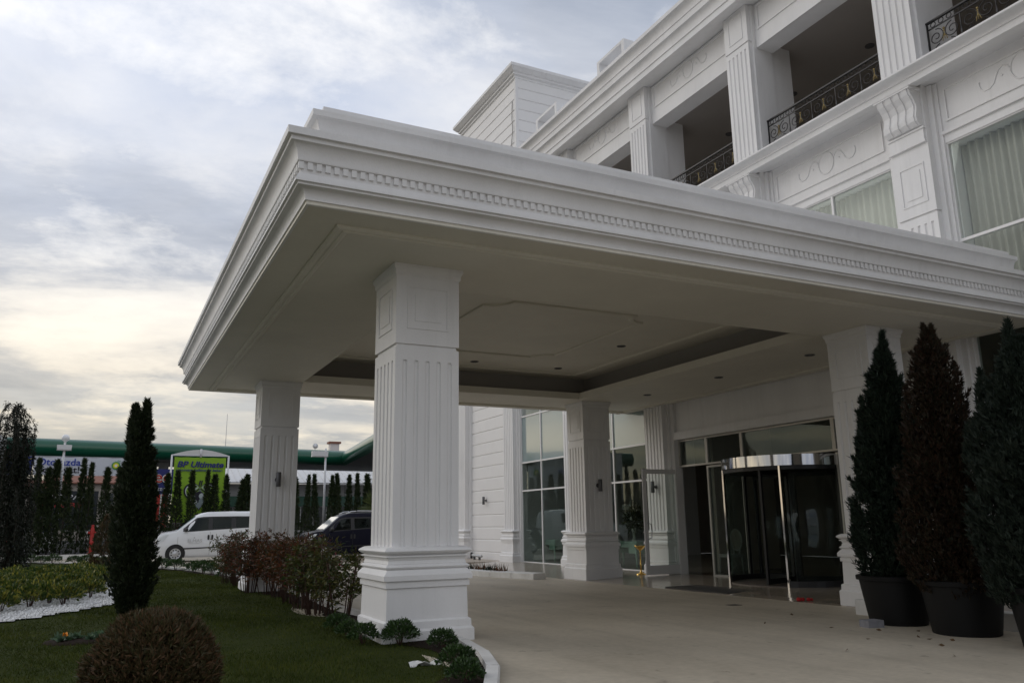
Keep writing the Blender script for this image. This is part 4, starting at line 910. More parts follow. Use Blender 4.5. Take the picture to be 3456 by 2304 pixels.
# weeping cedar
def weeping(loc):
    x, y, z = loc; r = thing('weeping_cedar', 'dark weeping cedar with drooping branches at the left edge', 'tree', loc)
    H = 5.85
    part('trunk', MB().tube([(x, y, z), (x+.05, y, z+2), (x-.1, y, z+4), (x-.36, y, z+H-.15)], [.09, .08, .06, .03], 8), 'bark', r, True)
    Pp, D = [], []; br = MB()
    for i in range(95):
        t = random.random()**.75; hz = 1.0+t*(H-1.05); a = random.uniform(0, 6.283)
        out = random.uniform(.25, .85)*(1.0 if hz > 3.5 else .95); drop = min(random.uniform(.5, 2.1), hz-.15)
        cx = -.36*max((hz-2)/3.8, 0); q = [(cx+x, y, z+hz)]
        for s in np.linspace(.12, 1, 12):
            rr = out*min(s*2.2, 1)**.8; dz = .12*math.sin(min(s*3, 1)*math.pi)*(1 if s < .4 else 0)-drop*max(s-.25, 0)/.75
            p = (x+cx+rr*math.cos(a), y+rr*math.sin(a), z+hz+dz); q.append(p)
            for _ in range(14):
                Pp.append((p[0]-x+random.gauss(0, .035), p[1]-y+random.gauss(0, .035), p[2]-z+random.gauss(0, .06))); D.append((random.gauss(0, .5)+.3*math.cos(a), random.gauss(0, .5)+.3*math.sin(a), random.gauss(-.8, .5)))
        br.tube(q, [.014]+[.008]*12, 4)
    part('branches', br, 'bark', r, True)
    Pp, D = np.array(Pp), unit(np.array(D)); P2, D2, L2, W2 = sprays(Pp, D, 2, np.full(len(Pp), .11), np.full(len(Pp), .024), .4)
    leafobj('crown', P2, D2, L2, W2, 'l_weep', r)
    n = 5200; zz = RNG.random(n)**1.2*4.2; th = RNG.uniform(0, 6.28, n); rad = np.interp(zz, [0, .5, 2, 3.4, 4.2], [.55, .62, .56, .40, .25])*np.sqrt(RNG.random(n))*(1+.2*np.sin(3*th+zz*3))
    P3 = np.stack([rad*np.cos(th), rad*np.sin(th), zz+.02], 1); D3 = unit(np.stack([np.cos(th)*.5, np.sin(th)*.5, np.full(n, -.7)], 1)+RNG.normal(0, .4, (n, 3)))
    leafobj('skirt', P3, D3, RNG.uniform(.12, .24, n), .04, 'l_weep', r)
weeping((-2.87, 34.4, lz(-2.87, 34.4)))
# bronzed globe thuja in the foreground
gx, gy = .325, 5.26; gzb = lz(gx, gy)
r = thing('globe_thuja', 'round reddish brown thuja ball in the near foreground', 'shrub', (gx, gy, gzb))
part('trunk', MB().tube([(gx, gy, gzb), (gx, gy, gzb+.5)], [.05, .02], 7), 'bark', r, True)
n = 9000; d = unit(RNG.normal(size=(n, 3))); d[:, 2] = np.where(d[:, 2] < -.75, -d[:, 2], d[:, 2])
rad = np.where(RNG.random(n) < .75, 1-np.abs(RNG.normal(0, .07, n)), RNG.uniform(.5, .9, n))*(1+.05*np.sin(7*d[:, 0]+5*d[:, 2])*np.sin(6*d[:, 1]+2))
Pp = d*rad[:, None]*np.array([.37, .37, .39])+np.array([0, 0, .42]); D = unit(d*.8+np.array([0, 0, .8])+RNG.normal(0, .25, (n, 3)))
P2, D2, L2, W2 = sprays(Pp-D*.03, D, 7, RNG.uniform(.03, .06, n), np.full(n, .0095), .5)
leafobj('crown', P2, D2, L2, W2, 'l_globe', r)
# companion of the cypress, low brownish conifer behind it
conifer('dwarf_conifer', 'low brownish conifer half hidden behind the columnar cypress', 'tree', (.15, 28.3, lz(.15, 28.3)), 1.9, [.02, .3, .8, 1.3, 1.8], [.3, .42, .38, .24, .03], 900, .11, .03, 'l_globe', 1.2, kk=5)

def shrub_mesh(name, n, R, Hs, L, Wd, m, seed, up=.4):
    d = unit(RNG.normal(size=(n, 3))); d[:, 2] = np.abs(d[:, 2])*1.0-.25
    f = np.where(RNG.random(n) < .7, 1-np.abs(RNG.normal(0, .10, n)), RNG.uniform(.4, .9, n))*(1+.14*np.sin(5*d[:, 0]+seed)*np.sin(6*d[:, 1]+seed*2)+.08*np.sin(11*d[:, 2]+seed))
    Pp = d*f[:, None]*np.array([R, R, Hs*.62])+np.array([0, 0, Hs*.42]); Pp[:, 2] = np.maximum(Pp[:, 2], .03)
    D = unit(d+np.array([0, 0, up])+RNG.normal(0, .45, (n, 3)))
    v, fc = leafquads(Pp, D, RNG.uniform(.7, 1.3, n)*L, RNG.uniform(.8, 1.2, n)*Wd)
    return np_mesh(name, v, fc, m)
def stem_mesh(R, Hs, k, seed):
    mb = MB(); rs = random.Random(seed)
    for i in range(k):
        a = rs.uniform(0, 6.283); q = rs.uniform(.2, .7)*R
        mb.tube([(.02*math.cos(a), .02*math.sin(a), -.02), (q*.5*math.cos(a), q*.5*math.sin(a), Hs*.3), (q*math.cos(a), q*math.sin(a), Hs*.62)], [.009, .007, .004], 4)
    return shared('stems', mb, 'stem', True)
def shrub(name, label, cat, loc, fol, st, group=None, rz=0., sc=1.):
    o = thing(name, label, cat, loc, group, rz); o.scale = (sc, sc, sc)
    for nm, me in (('foliage', fol), ('stems', st)):
        c = bpy.data.objects.new(nm, me); C.objects.link(c); c.parent = o
    return o
BOX = [shrub_mesh('foliage', 950, .25, .36, .062, .026, 'l_box', s, .5) for s in (1, 2, 3)]; BST = [stem_mesh(.25, .36, 9, s) for s in (1, 2, 3)]
near = [((3.02, 8.86), .74, 'round glossy green shrub at the front corner of the nearest column'), ((3.30, 8.32), .60, 'smaller round green shrub in front of the nearest column, right of its corner'),
        ((2.98, 7.15), .62, 'round green shrub above the lowest one near the white kerb end'), ((2.74, 6.42), .58, 'bright green shrub cut by the bottom edge beside the kerb'),
        ((2.68, 9.10), .64, 'dark green shrub left of the nearest column base'), ((2.68, 10.2), .62, 'dark green shrub at the foot of the near nandina bush'), ((2.66, 9.62), .56, 'dark green shrub between two others left of the nearest column')]
for i, ((x, y), s, lb) in enumerate(near): shrub('round_shrub', lb, 'shrub', (x, y, lz(x, y)), BOX[i % 3], BST[i % 3], 'round shrubs by the column', i*1.3, s)
FAR = [shrub_mesh('foliage', 420, .36, .46, .10, .045, 'l_box', s, .5) for s in (4, 5)]; FST = [stem_mesh(.36, .46, 7, s) for s in (4, 5)]
far = [(-3.3, 41.4), (-2.55, 40.6), (-2.1, 39.9), (-1.55, 39.2), (-.85, 37.9), (-.38, 37.1), (.25, 35.7), (2.05, 31.4), (2.42, 30.0), (2.88, 28.2), (3.02, 27.2), (3.15, 26.2), (3.15, 22.9)]
for i, (x, y) in enumerate(far): x = min(x, xr(y)-.3); shrub('low_shrub', 'small dark low shrub along the far lawn edge, '+['first', 'second', 'third', 'fourth', 'fifth', 'sixth', 'seventh', 'eighth', 'ninth', 'tenth', 'eleventh', 'twelfth', 'thirteenth'][i]+' from the left', 'shrub', (x, y, lz(x, y)), FAR[i % 2], FST[i % 2], 'low shrubs along the far lawn edge', i*1.1, random.uniform(.72, .95))
GLD = [shrub_mesh('foliage', 520, .25, .34, .075, .038, 'l_gold', s, .9) for s in (6, 7, 8)]; GST = [stem_mesh(.26, .42, 8, s) for s in (6, 7, 8)]
k = 0
for j in range(40):
    for i in range(18):
        y = 13.0+j*.60; x = -6.4+i*.60+(.30 if j % 2 else 0)+random.uniform(-.08, .08); y += random.uniform(-.08, .08)
        if not (inbed(x-.4, y+.5) and inbed(x+.50, y-.9) and inbed(x, y+.3)) or x/y < -.14: continue
        shrub('golden_shrub', 'yellow green variegated shrub among others in the white gravel bed', 'shrub', (x, y, lz(x, y)+.02), GLD[k % 3], GST[k % 3], 'golden shrubs in the gravel bed', random.uniform(0, 6), random.uniform(.85, 1.15)); k += 1
# flowering patch
r = thing('winter_flowers', 'small patch of greyish leafed plants with one orange flower in the lawn', 'flowers', (-.1, 11.1, lz(-.1, 11.1)))
part('bed_soil', MB().lathe([(.40, lz(-.1, 11.1)-.02), (.36, lz(-.1, 11.1)+.02), (.15, lz(-.1, 11.1)+.03), (.001, lz(-.1, 11.1)+.03)], (-.12, 11.08), 20, False), 'soil', r, True)
n = 420; ct = np.stack([RNG.uniform(-.28, .30, 14), RNG.uniform(-.14, .14, 14), np.full(14, .03)], 1); d = unit(RNG.normal(size=(n, 3))+np.array([0, 0, .6])); d[:, 2] = np.abs(d[:, 2])
leafobj('leaves', np.repeat(ct, 30, 0), d, RNG.uniform(.05, .10, n), .032, 'l_kale', r)
leafobj('petal', np.repeat(np.array([[-.16, -.1, .09]]), 10, 0), unit(RNG.normal(size=(10, 3))+np.array([0, -.5, .6])), .045, .03, 'petal', r)
# nandina bushes
def nandina(label, loc, H, R, m, nst, seed, berries=0):
    x, y, z = loc; r = thing('nandina_bush', label, 'shrub', loc, 'nandina bushes along the driveway'); rs = random.Random(seed); st = MB(); Pp, D = [], []
    for i in range(nst):
        a = rs.uniform(0, 6.283); q = R*math.sqrt(rs.random())*.75; bx_, by_ = q*.55*math.cos(a), q*.55*math.sin(a); tx, ty = q*1.25*math.cos(a), q*1.25*math.sin(a); h = H*rs.uniform(.62, 1.0)
        st.tube([(x+bx_, y+by_, z-.02), (x+(bx_+tx)/2, y+(by_+ty)/2, z+h*.5), (x+tx, y+ty, z+h)], [.010, .008, .004], 5)
        for _ in range(11):
            s = rs.uniform(.24, 1.0)**.8; p = np.array([bx_+(tx-bx_)*s, by_+(ty-by_)*s, h*s]); ang = rs.uniform(0, 6.283); ln = rs.uniform(.12, .26)
            dr = np.array([math.cos(ang), math.sin(ang), rs.uniform(.1, .7)]); tip = p+dr*ln
            st.tube([tuple(p+np.array(loc)), tuple(tip+np.array(loc))], .0025, 3, False)
            for _k in range(11):
                f = rs.uniform(.25, 1.05); Pp.append(p+dr*ln*f+np.array([rs.gauss(0, .03) for _q in range(3)])); D.append(dr*.6+np.array([rs.gauss(0, .7), rs.gauss(0, .7), rs.gauss(-.1, .5)]))
    part('stems', st, 'stem', r, True)
    n = len(Pp); leafobj('leaves', np.array(Pp), unit(np.array(D)), RNG.uniform(.06, .11, n), RNG.uniform(.017, .032, n), m, r)
    for b in range(berries):
        bc = MB(); a = rs.uniform(3.2, 5.8); c = (x+R*.8*math.cos(a), y+R*.8*math.sin(a), z+H*rs.uniform(.45, .7))
        for _ in range(26): bc.sphere((c[0]+rs.gauss(0, .03), c[1]+rs.gauss(0, .03), c[2]+rs.gauss(0, .05)), .012, 5, 4)
        part('berry_cluster', bc, 'berry', r, True)['kind'] = 'stuff'
nan = [(3.12, 11.75, .98, .42, 'l_nandgreen', 'sparse green nandina bush nearest to the front column', 11, 0), (3.05, 12.75, 1.10, .45, 'l_nandgreen', 'yellow green nandina bush next to the sparse nearest one', 20, 1), (3.05, 13.8, 1.12, .45, 'l_nandred', 'reddest nandina bush with berries in the middle of the row', 20, 2), (3.05, 14.9, 1.10, .45, 'l_nandorange', 'orange tinged nandina bush in front of the white lower column', 20, 1),
       (3.08, 16.0, 1.10, .42, 'l_nandred', 'dark red nandina bush close to the far left column', 18, 0), (3.05, 17.0, 1.15, .42, 'l_nandorange', 'brownish nandina bush just before the far left column', 18, 0), (2.80, 17.75, 1.22, .36, 'l_nandred', 'tall brownish nandina bush left of the far column base', 18, 0), (2.95, 20.2, 1.2, .40, 'l_nandred', 'dark nandina bush behind the far left column', 18, 0), (2.95, 21.6, 1.2, .45, 'l_nandgreen', 'farthest nandina bush at the end of the row', 16, 0)]
for i, (x, y, H, R, m, lb, ns, bq) in enumerate(nan): nandina(lb, (x, y, lz(x, y)), H, R, m, ns, 50+i, bq)
# strappy plants in the kerb island
for i, (x, y) in enumerate(((10.0, 21.6), (9.95, 22.1), (9.85, 22.7), (10.02, 20.95))):
    r = thing('spiky_plant', ['low reddish spiky plant', 'low spiky plant'][i % 2 == 0]+' behind the short island kerb, '+['third', 'second', 'first', 'fourth'][i]+' from the left', 'plant', (x, y, g(x, y)), 'spiky plants of the kerb island')
    n = 90; d = unit(np.stack([RNG.normal(0, .6, n), RNG.normal(0, .6, n), np.ones(n)], 1)); b0 = np.stack([RNG.normal(0, .07, n), RNG.normal(0, .09, n), np.zeros(n)], 1)
    leafobj('leaves', b0, d, RNG.uniform(.2, .42, n), .03, 'l_nandorange' if i % 2 else 'l_potgreen', r)
    part('crown_base', MB().lathe([(.08, g(x, y)-.02), (.07, g(x, y)+.05), (.02, g(x, y)+.09)], (x, y), 8), 'stem', r)
# hedge of young cypresses across the road
HP = []
for s in range(4):
    H = 4.0; n = 950; zz = RNG.random(n)**.85*H; th = RNG.uniform(0, 6.28, n)
    rad = np.interp(zz, [0, .3, 1.2, 2.4, 3.2, 3.7, 4.0], [.30, .34, .27, .16, .09, .055, .01])*(1+.30*np.sin(3*th+zz*4+s)*np.sin(zz*5+s*2))*np.where(RNG.random(n) < .7, 1-np.abs(RNG.normal(0, .12, n)), RNG.uniform(.3, .9, n))
    Pp = np.stack([rad*np.cos(th), rad*np.sin(th), zz], 1); D = unit(np.stack([np.cos(th), np.sin(th), np.full(n, 1.5)], 1)+RNG.normal(0, .3, (n, 3)))
    P2, D2, L2, W2 = sprays(Pp, D, 3, np.full(n, .20), np.full(n, .042), .4); v, f = leafquads(P2, D2, L2, W2)
    tr = MB().tube([(0, 0, -.02), (0, 0, 2), (0, 0, 3.9)], [.035, .025, .008], 5)
    HP.append((np_mesh('crown', v, f, 'l_hedge'), shared('trunk', tr, 'bark', True)))
hx = [(-6.6, 4.6), (-5.9, 4.7), (-5.2, 4.6), (-4.66, 4.86), (-3.9, 4.3), (-3.03, 4.65), (-2.65, 4.2), (-2.33, 4.6), (-1.74, 4.2), (-1.05, 4.7), (-.61, 4.47), (.06, 4.25), (.8, 4.3), (1.5, 4.2), (2.2, 4.3), (2.95, 4.0), (3.55, 4.15), (4.26, 4.16), (4.98, 4.2), (5.4, 3.97), (5.99, 3.97), (6.66, 3.74), (7.07, 3.99), (7.75, 4.0), (8.4, 4.0), (9.1, 3.95), (9.71, 3.89), (10.25, 4.02), (10.89, 4.06), (11.68, 4.0), (12.18, 4.11), (12.75, 4.05), (13.35, 4.12), (13.9, 4.1), (14.6, 4.1), (15.3, 4.1), (16.1, 4.1)]
ORD = ['first', 'second', 'third', 'fourth', 'fifth', 'sixth', 'seventh', 'eighth', 'ninth', 'tenth', 'eleventh', 'twelfth', 'thirteenth', 'fourteenth']
cnt = {}
def hlabel(x):
    k = 'at the left edge behind the weeping cedar' if x < -3.5 else 'before the white banner' if x < .2 else 'hidden behind the tall columnar cypress' if x < 2.5 else 'behind the white van and lime banner' if x < 7.4 else 'hidden behind the far left column' if x < 9.5 else 'between the two left columns' if x < 14.1 else 'hidden behind the nearest column'
    cnt[k] = cnt.get(k, 0)+1
    return 'slim hedge cypress '+k+('' if k.startswith('hidden') or k.startswith('at') else ', '+ORD[cnt[k]-1]+' from the left')
for i, (x, h) in enumerate(hx):
    o = thing('hedge_cypress', hlabel(x), 'tree', (x, 47.0+random.uniform(-.12, .12), .03), 'hedge cypresses across the road', random.uniform(0, 6)); sx = random.uniform(.75, 1.3); o.rotation_euler = (random.gauss(0, .02), random.gauss(0, .025), random.uniform(0, 6)); o.scale = (sx, sx, (h-.03)/4.0)
    for nm, me in zip(('crown', 'trunk'), HP[i % 4]):
        c = bpy.data.objects.new(nm, me); C.objects.link(c); c.parent = o
# palm by the hedge
pr = thing('palm', 'palm with fan of long narrow fronds by the hedge behind the near column', 'palm', (13.7, 45.3-.9, -.2))
part('trunk', MB().tube([(13.7, 44.4, -.2), (13.72, 44.4, 1.0), (13.75, 44.4, 2.1)], [.16, .13, .11], 9), 'bark', pr, True)
Pp, D, L2 = [], [], []
for i in range(46):
    a = random.uniform(0, 6.283); e = random.uniform(-.5, 1.3); dv = np.array([math.cos(a)*math.cos(e), math.sin(a)*math.cos(e), math.sin(e)])
    for k in range(16):
        Pp.append(np.array([.05, 0, 2.3])+dv*.35); D.append(dv+np.array([random.gauss(0, .28), random.gauss(0, .28), random.gauss(-.05, .22)])); L2.append(random.uniform(.5, .95))
leafobj('fronds', np.array(Pp), unit(np.array(D)), np.array(L2), .035, 'l_palm', pr)
# fallen leaves on the driveway: countable but tiny
lv = [(9.0, 7.1), (8.7, 7.35), (8.55, 6.75), (8.45, 6.55), (8.6, 6.3), (7.6, 5.6), (8.4, 7.9), (8.0, 8.6), (9.2, 9.3), (7.9, 6.9), (6.9, 6.3), (8.15, 6.1)]
lm = []
for i in range(3):
    v, f = leafquads(np.array([[0, 0, .004]]), unit(np.array([[1, .3*i, .08]])), .07, .04); lm.append(np_mesh('fallen_leaf', v, f, 'dry_leaf'))
for i, (x, y) in enumerate(lv):
    o = bpy.data.objects.new('fallen_leaf', lm[i % 3]); C.objects.link(o); o.location = (x, y, g(x, y)+.003); o.rotation_euler = (0, 0, i*1.9)
    tag(o, 'small dry brown leaf fallen on the driveway near the pots', 'leaf', 'fallen leaves on the driveway')
r = thing('crumpled_paper', 'pale crumpled scrap lying in the grass beside the kerb end shrubs', 'litter', (2.78, 7.55, lz(2.78, 7.55)))
zp = lz(2.78, 7.55); part('scrap', MB().loft([[(2.70+i*.045, 7.52+.02*math.sin(i*2.1)+s*.035, zp+.02+.03*math.sin(i*1.3+s)) for s in (-1, 0, 1)]+[(2.66+i*.06, 7.52+.02*math.sin(i*2.1)+s*.035, zp+.012+.03*math.sin(i*1.3+s)) for s in (1, 0, -1)] for i in range(6)]), 'kerb', r)
# ================================================================== VEHICLES
def mpv(name, label, xn, yc, zg, sc, paint, rails=False, text=None):
    """small people carrier seen from its left side, nose towards -X; xn = nose, yc = centre line"""
    r = thing(name, label, 'car', (xn+2.3*sc, yc, zg))
    def T(p): return (xn+p[0]*sc, yc+p[1]*sc, zg+p[2]*sc)
    sec = [(0.0, .64, .30, .66, .72, .60), (.03, .74, .22, .80, .90, .70), (.10, .82, .18, .92, 1.02, .76), (.24, .86, .17, 1.01, 1.10, .80), (.48, .88, .17, 1.06, 1.14, .80), (.74, .885, .17, 1.09, 1.17, .79),
           (1.10, .89, .17, 1.11, 1.47, .72), (1.46, .89, .17, 1.12, 1.755, .68), (1.66, .89, .17, 1.13, 1.84, .68), (1.95, .89, .17, 1.14, 1.895, .69), (2.6, .89, .17, 1.17, 1.91, .70), (3.6, .89, .17, 1.21, 1.905, .70), (4.1, .885, .18, 1.22, 1.88, .70), (4.30, .87, .22, 1.22, 1.83, .69), (4.38, .84, .30, 1.18, 1.66, .70), (4.40, .80, .36, 1.0, 1.26, .72)]
    rings = []
    for x, w_, zb, zbelt, zr, wt in sec:
        h = [(-w_*.93, zb), (-w_, zb+.10), (-w_*1.005, (zb+zbelt)/2), (-w_, zbelt), (-wt-.02, zr-(zr-zbelt)*.14), (-wt*.90, zr-.012), (-wt*.5, zr+.012)]
        rings.append([T((x, a, z)) for a, z in h]+[T((x, -a, z)) for a, z in h[::-1]])
    # wheel-arch notch: flatten the lower side near the wheels by a separate dark liner
    body = part('body', MB().loft(rings), paint, r, 38)
    def sy(x, z):        # side surface (negative y side)
        w_ = np.interp(x, [s[0] for s in sec], [s[1] for s in sec]); zb = np.interp(x, [s[0] for s in sec], [s[3] for s in sec]); zr = np.interp(x, [s[0] for s in sec], [s[4] for s in sec]); wt = np.interp(x, [s[0] for s in sec], [s[5] for s in sec])
        if z <= zb: return -w_*1.005
        return -(w_+(wt+.02-w_)*min((z-zb)/max((zr-zb)*.86, 1e-3), 1))
    def panel(nm, pts, m, parent, pr=.006, th=.004, side=-1):
        """skin patch on the side: polygon pts (x, z) cut into narrow columns that follow the surface"""
        xs_ = sorted(set([p[0] for p in pts]+[s_[0] for s_ in sec if min(p[0] for p in pts) < s_[0] < max(p[0] for p in pts)])); mb = MB(); rg = []
        for x in xs_:
            zz = []
            for (xa, za), (xb, zb) in zip(pts, pts[1:]+pts[:1]):
                if abs(xb-xa) < 1e-9:
                    if abs(x-xa) < 1e-9: zz += [za, zb]
                elif min(xa, xb)-1e-9 <= x <= max(xa, xb)+1e-9: zz.append(za+(zb-za)*(x-xa)/(xb-xa))
            z0, z1 = min(zz), max(zz)
            if z1-z0 < .002: z1 = z0+.002
            col = [z0+(z1-z0)*t/4 for t in range(5)]
            rg.append([T((x, -side*(sy(x, z)-pr), z)) for z in col]+[T((x, -side*(sy(x, z)-pr+th), z)) for z in col[::-1]])
        return part(nm, mb.loft(rg), m, parent)
    for sd_ in (-1, 1):
        panel('side_glazing', [(.86, 1.15), (1.46, 1.665), (1.70, 1.705), (2.15, 1.715), (2.95, 1.72), (3.85, 1.71), (3.88, 1.285), (2.95, 1.24), (1.98, 1.185), (1.25, 1.135)], 'trim', body, .005, .003, sd_)
        panel('window', [(1.16, 1.165), (1.50, 1.63), (1.90, 1.66), (1.90, 1.205)], 'glass_car', body, .011, .003, sd_)
        panel('window', [(2.06, 1.235), (2.06, 1.66), (2.76, 1.67), (2.76, 1.265)], 'glass_car', body, .011, .003, sd_)
        panel('window', [(2.95, 1.275), (2.95, 1.67), (3.66, 1.66), (3.66, 1.31)], 'glass_car', body, .011, .003, sd_)
        panel('rub_strip', [(.98, .475), (.98, .525), (2.0, .545), (2.72, .545), (2.74, .52), (2.0, .505)], 'trim', body, .018, .016, sd_)
        for xd in (1.92, 2.06):
            panel('door_handle', [(xd-.038, .86), (xd-.028, .82), (xd+.022, .82), (xd+.034, .86), (xd+.034, .98), (xd+.022, 1.01), (xd-.028, 1.01), (xd-.038, .98)], 'trim', body, .014, .012, sd_)
        for xs_ in ([(.80, .28), (.80, .95)], [(1.975, .24), (1.985, 1.13)], [(2.95, .26), (2.95, 1.15)]):
            (xa_, za_), (xb_, zb_) = xs_; panel('door_seam', [(xa_-.006, za_), (xb_-.006, zb_), (xb_+.006, zb_), (xa_+.006, za_)], 'st_grey' if paint == 'car_white' else 'trim', body, .004, .003, sd_)
        panel('slide_rail', [(3.0, 1.04), (3.0, 1.06), (4.1, 1.08), (4.1, 1.06)], 'trim', body, .008, .006, sd_)
        panel('sill', [(.98, .17), (.98, .215), (3.1, .215), (3.1, .17)], 'st_grey' if paint == 'car_white' else 'trim', body, .004, .003, sd_)
        mb = MB().sphere((0, 0, 0), 1, 10, 7); mb.v = [T((1.08+.07*a, sd_*(.99+.10*b), 1.22+.085*c)) for a, b, c in mb.v]
        mr = part('mirror', mb, 'trim', body, True)
        part('mirror_arm', MB().box(*sorted((T((1.04, 0, 0))[0], T((1.12, 0, 0))[0])), *sorted((T((0, sd_*.84, 0))[1], T((0, sd_*.95, 0))[1])), T((0, 0, 1.14))[2], T((0, 0, 1.19))[2]), 'trim', mr)
        panel('headlight', [(.06, .72), (.10, .90), (.36, 1.04), (.46, 1.04), (.30, .80)], 'headlight', body, .012, .01, sd_)
    # windscreen, grille
    part('windscreen', MB().loft([[T((.80, -.68, 1.20)), T((1.42, -.60, 1.70)), T((1.42, .60, 1.70)), T((.80, .68, 1.20))], [T((.785, -.68, 1.235)), T((1.405, -.60, 1.745)), T((1.405, .60, 1.745)), T((.785, .68, 1.235))]]), 'glass_car' if paint != 'car_dark' else 'headlight', body)
    part('grille', MB().box(*sorted((T((-.02, 0, 0))[0], T((.06, 0, 0))[0])), T((0, -.4, 0))[1], T((0, .4, 0))[1], T((0, 0, .34))[2], T((0, 0, .56))[2]), 'trim', body)
    for k, (px_, sd_) in enumerate(((.74, -1), (.74, 1), (3.50, -1), (3.50, 1))):
        y0 = sd_*.895; c = T((px_, 0, .315))
        arch = MB(); pts = [(.36*math.cos(a), .36*math.sin(a)) for a in np.linspace(-.42, math.pi+.42, 20)]
        arch.loft([[(c[0]+a*sc, yc+(y0+q*sd_)*sc, c[2]+b*sc) for a, b in pts] for q in (-.1, .004)])
        part('wheel_arch', arch, 'rubber', body)
        def disc(prof): return MB().loft([[(c[0]+rr*sc*math.cos(t), yc+sd_*yo*sc, c[2]+rr*sc*math.sin(t)) for t in np.linspace(0, 2*math.pi, 28)[:-1]] for rr, yo in prof])
        wh = part('wheel', disc([(.19, .72), (.31, .73), (.32, .78), (.32, .87), (.30, .905), (.205, .91), (.20, .88), (.19, .72)]), 'rubber', r, 40)
        part('rim', disc([(.205, .88), (.205, .908), (.17, .90), (.06, .905), (.045, .915), (.001, .915)]), 'rim', wh, 40)
        for q in range(9):
            a = q*2*math.pi/9; part('rim_slot', MB().loft([[(c[0]+sc*(rr*math.cos(a)-t*math.sin(a)), yc+sd_*yo*sc, c[2]+sc*(rr*math.sin(a)+t*math.cos(a))) for rr, t in ((.115, -.014), (.165, -.026), (.165, .026), (.115, .014))] for yo in (.90, .909)]), 'rubber', wh)
    if rails:
        for sd_ in (-1, 1): part('roof_rail', MB().tube([T((1.75, sd_*.60, 1.86)), T((1.95, sd_*.60, 1.945)), T((2.3, sd_*.60, 1.975)), T((3.6, sd_*.60, 1.965)), T((3.8, sd_*.60, 1.90))], .022*sc, 8), 'silver', body, True)
        part('roof_bar', MB().tube([T((2.2, -.64, 1.975)), T((2.2, .64, 1.975))], .02*sc, 6), 'trim', body, True)
    if text:
        p = T((1.15, -.905, .74)); lettering(text, .165*sc, (p[0], p[1]-.012, p[2]), 'ink_van', body, width=.52*sc)
        part('emblem', MB().loft([[T((1.40+a, q, .895+b)) for a, b in ((-.03, 0), (0, .05), (.03, 0), (0, -.01))] for q in (-.905, -.909)]), 'ink_van', body)
        part('text_rule', MB().loft([[T((a, q, b)) for a, b in ((1.2, .69), (1.6, .69), (1.6, .70), (1.2, .70))] for q in (-.905, -.909)]), 'ink_van', body)
    return r
mpv('parked_van', 'white people carrier parked on the road beyond the lawn', 2.06, 38.35, -.145, 1.08, 'car_white', text='ELMAS')
mpv('parked_car', 'dark blue people carrier with roof rails parked behind the nandina bushes', 7.95, 36.95, -.175, 1.04, 'car_dark', rails=True)

# ================================================================== HYDRANT, LAMP POSTS
hxx, hy = -.36, 46.25
r = thing('fire_hydrant', 'red fire hydrant pillar in front of the hedge', 'hydrant', (hxx, hy, .03))
part('barrel', MB().lathe([(.17, .03), (.17, .08), (.085, .1), (.085, .55), (.10, .57), (.10, .62), (.085, .64), (.095, 1.0), (.10, 1.15), (.085, 1.28), (.06, 1.34), (.07, 1.44), (.03, 1.46)], (hxx, hy), 16), 'red_paint', r, 40)
for s in (-1, 1):
    o = part('outlet', MB().tube([(hxx+s*.08, hy, 1.06), (hxx+s*.2, hy, 1.08)], .06, 10), 'red_paint', r, True); part('outlet_cap', MB().tube([(hxx+s*.2, hy, 1.08), (hxx+s*.26, hy, 1.085)], .075, 10), 'galv', o, True)
def lamp_post(label, x, y, z1, globe, box):
    r = thing('lamp_post', label, 'lamp post', (x, y, .03), 'white lamp posts in the hedge bed')
    part('pole', MB().tube([(x, y, .03), (x, y, z1)], [.07, .055], 10), 'post_white', r, True)
    for (a, b, c, d) in box: part('light_box', MB().loft([[(x+a, y-.16, c), (x+b, y-.16, c), (x+b, y+.16, c), (x+a, y+.16, c)], [(x+a+.02, y-.18, c+.06), (x+b-.02, y-.18, c+.06), (x+b-.02, y+.18, c+.06), (x+a+.02, y+.18, c+.06)], [(x+a, y-.18, d), (x+b, y-.18, d), (x+b, y+.18, d), (x+a, y+.18, d)]]), 'post_white', r)
    if globe: part('globe', MB().sphere((x, y, z1+.13), .19, 16, 10), 'globe_lamp', r, True)
    return r
lamp_post('white lamp post with a round globe and light box in front of the white banner', -2.03, 47.75, 5.73, True, [(-.35, .33, 5.22, 5.50)])
l2 = lamp_post('white lamp post with a side light box between the columns', 11.5, 47.75, 5.70, False, [(-.82, .12, 5.19, 5.52)])
part('dish', MB().loft([[(10.85+rr*math.cos(t), 47.7-off, 5.81+rr*math.sin(t)) for t in np.linspace(0, 6.283, 17)[:-1]] for rr, off in ((.16, .06), (.10, .02), (.001, .0))]), 'globe_lamp', l2, True)
part('dish_arm', MB().tube([(10.85, 47.7, 5.48), (10.85, 47.7, 5.79)], .02, 6), 'galv', l2)

# ================================================================== FUEL STATION
st = thing('station_canopy', 'green edged fuel station canopy with grey underside beyond the hedge', 'canopy', (5, 70, -.02))
zt_, zb_ = 7.42, 6.22
pth = [(-16, 62.75), (18.1, 68.1), (16.2, 52.6), (16.0, 50.5)]
fp = [(0, zb_)]+[(.42*math.sin(math.pi*i/10)**.7, zb_+(zt_-zb_)*i/10) for i in range(11)]+[(0, zt_)]
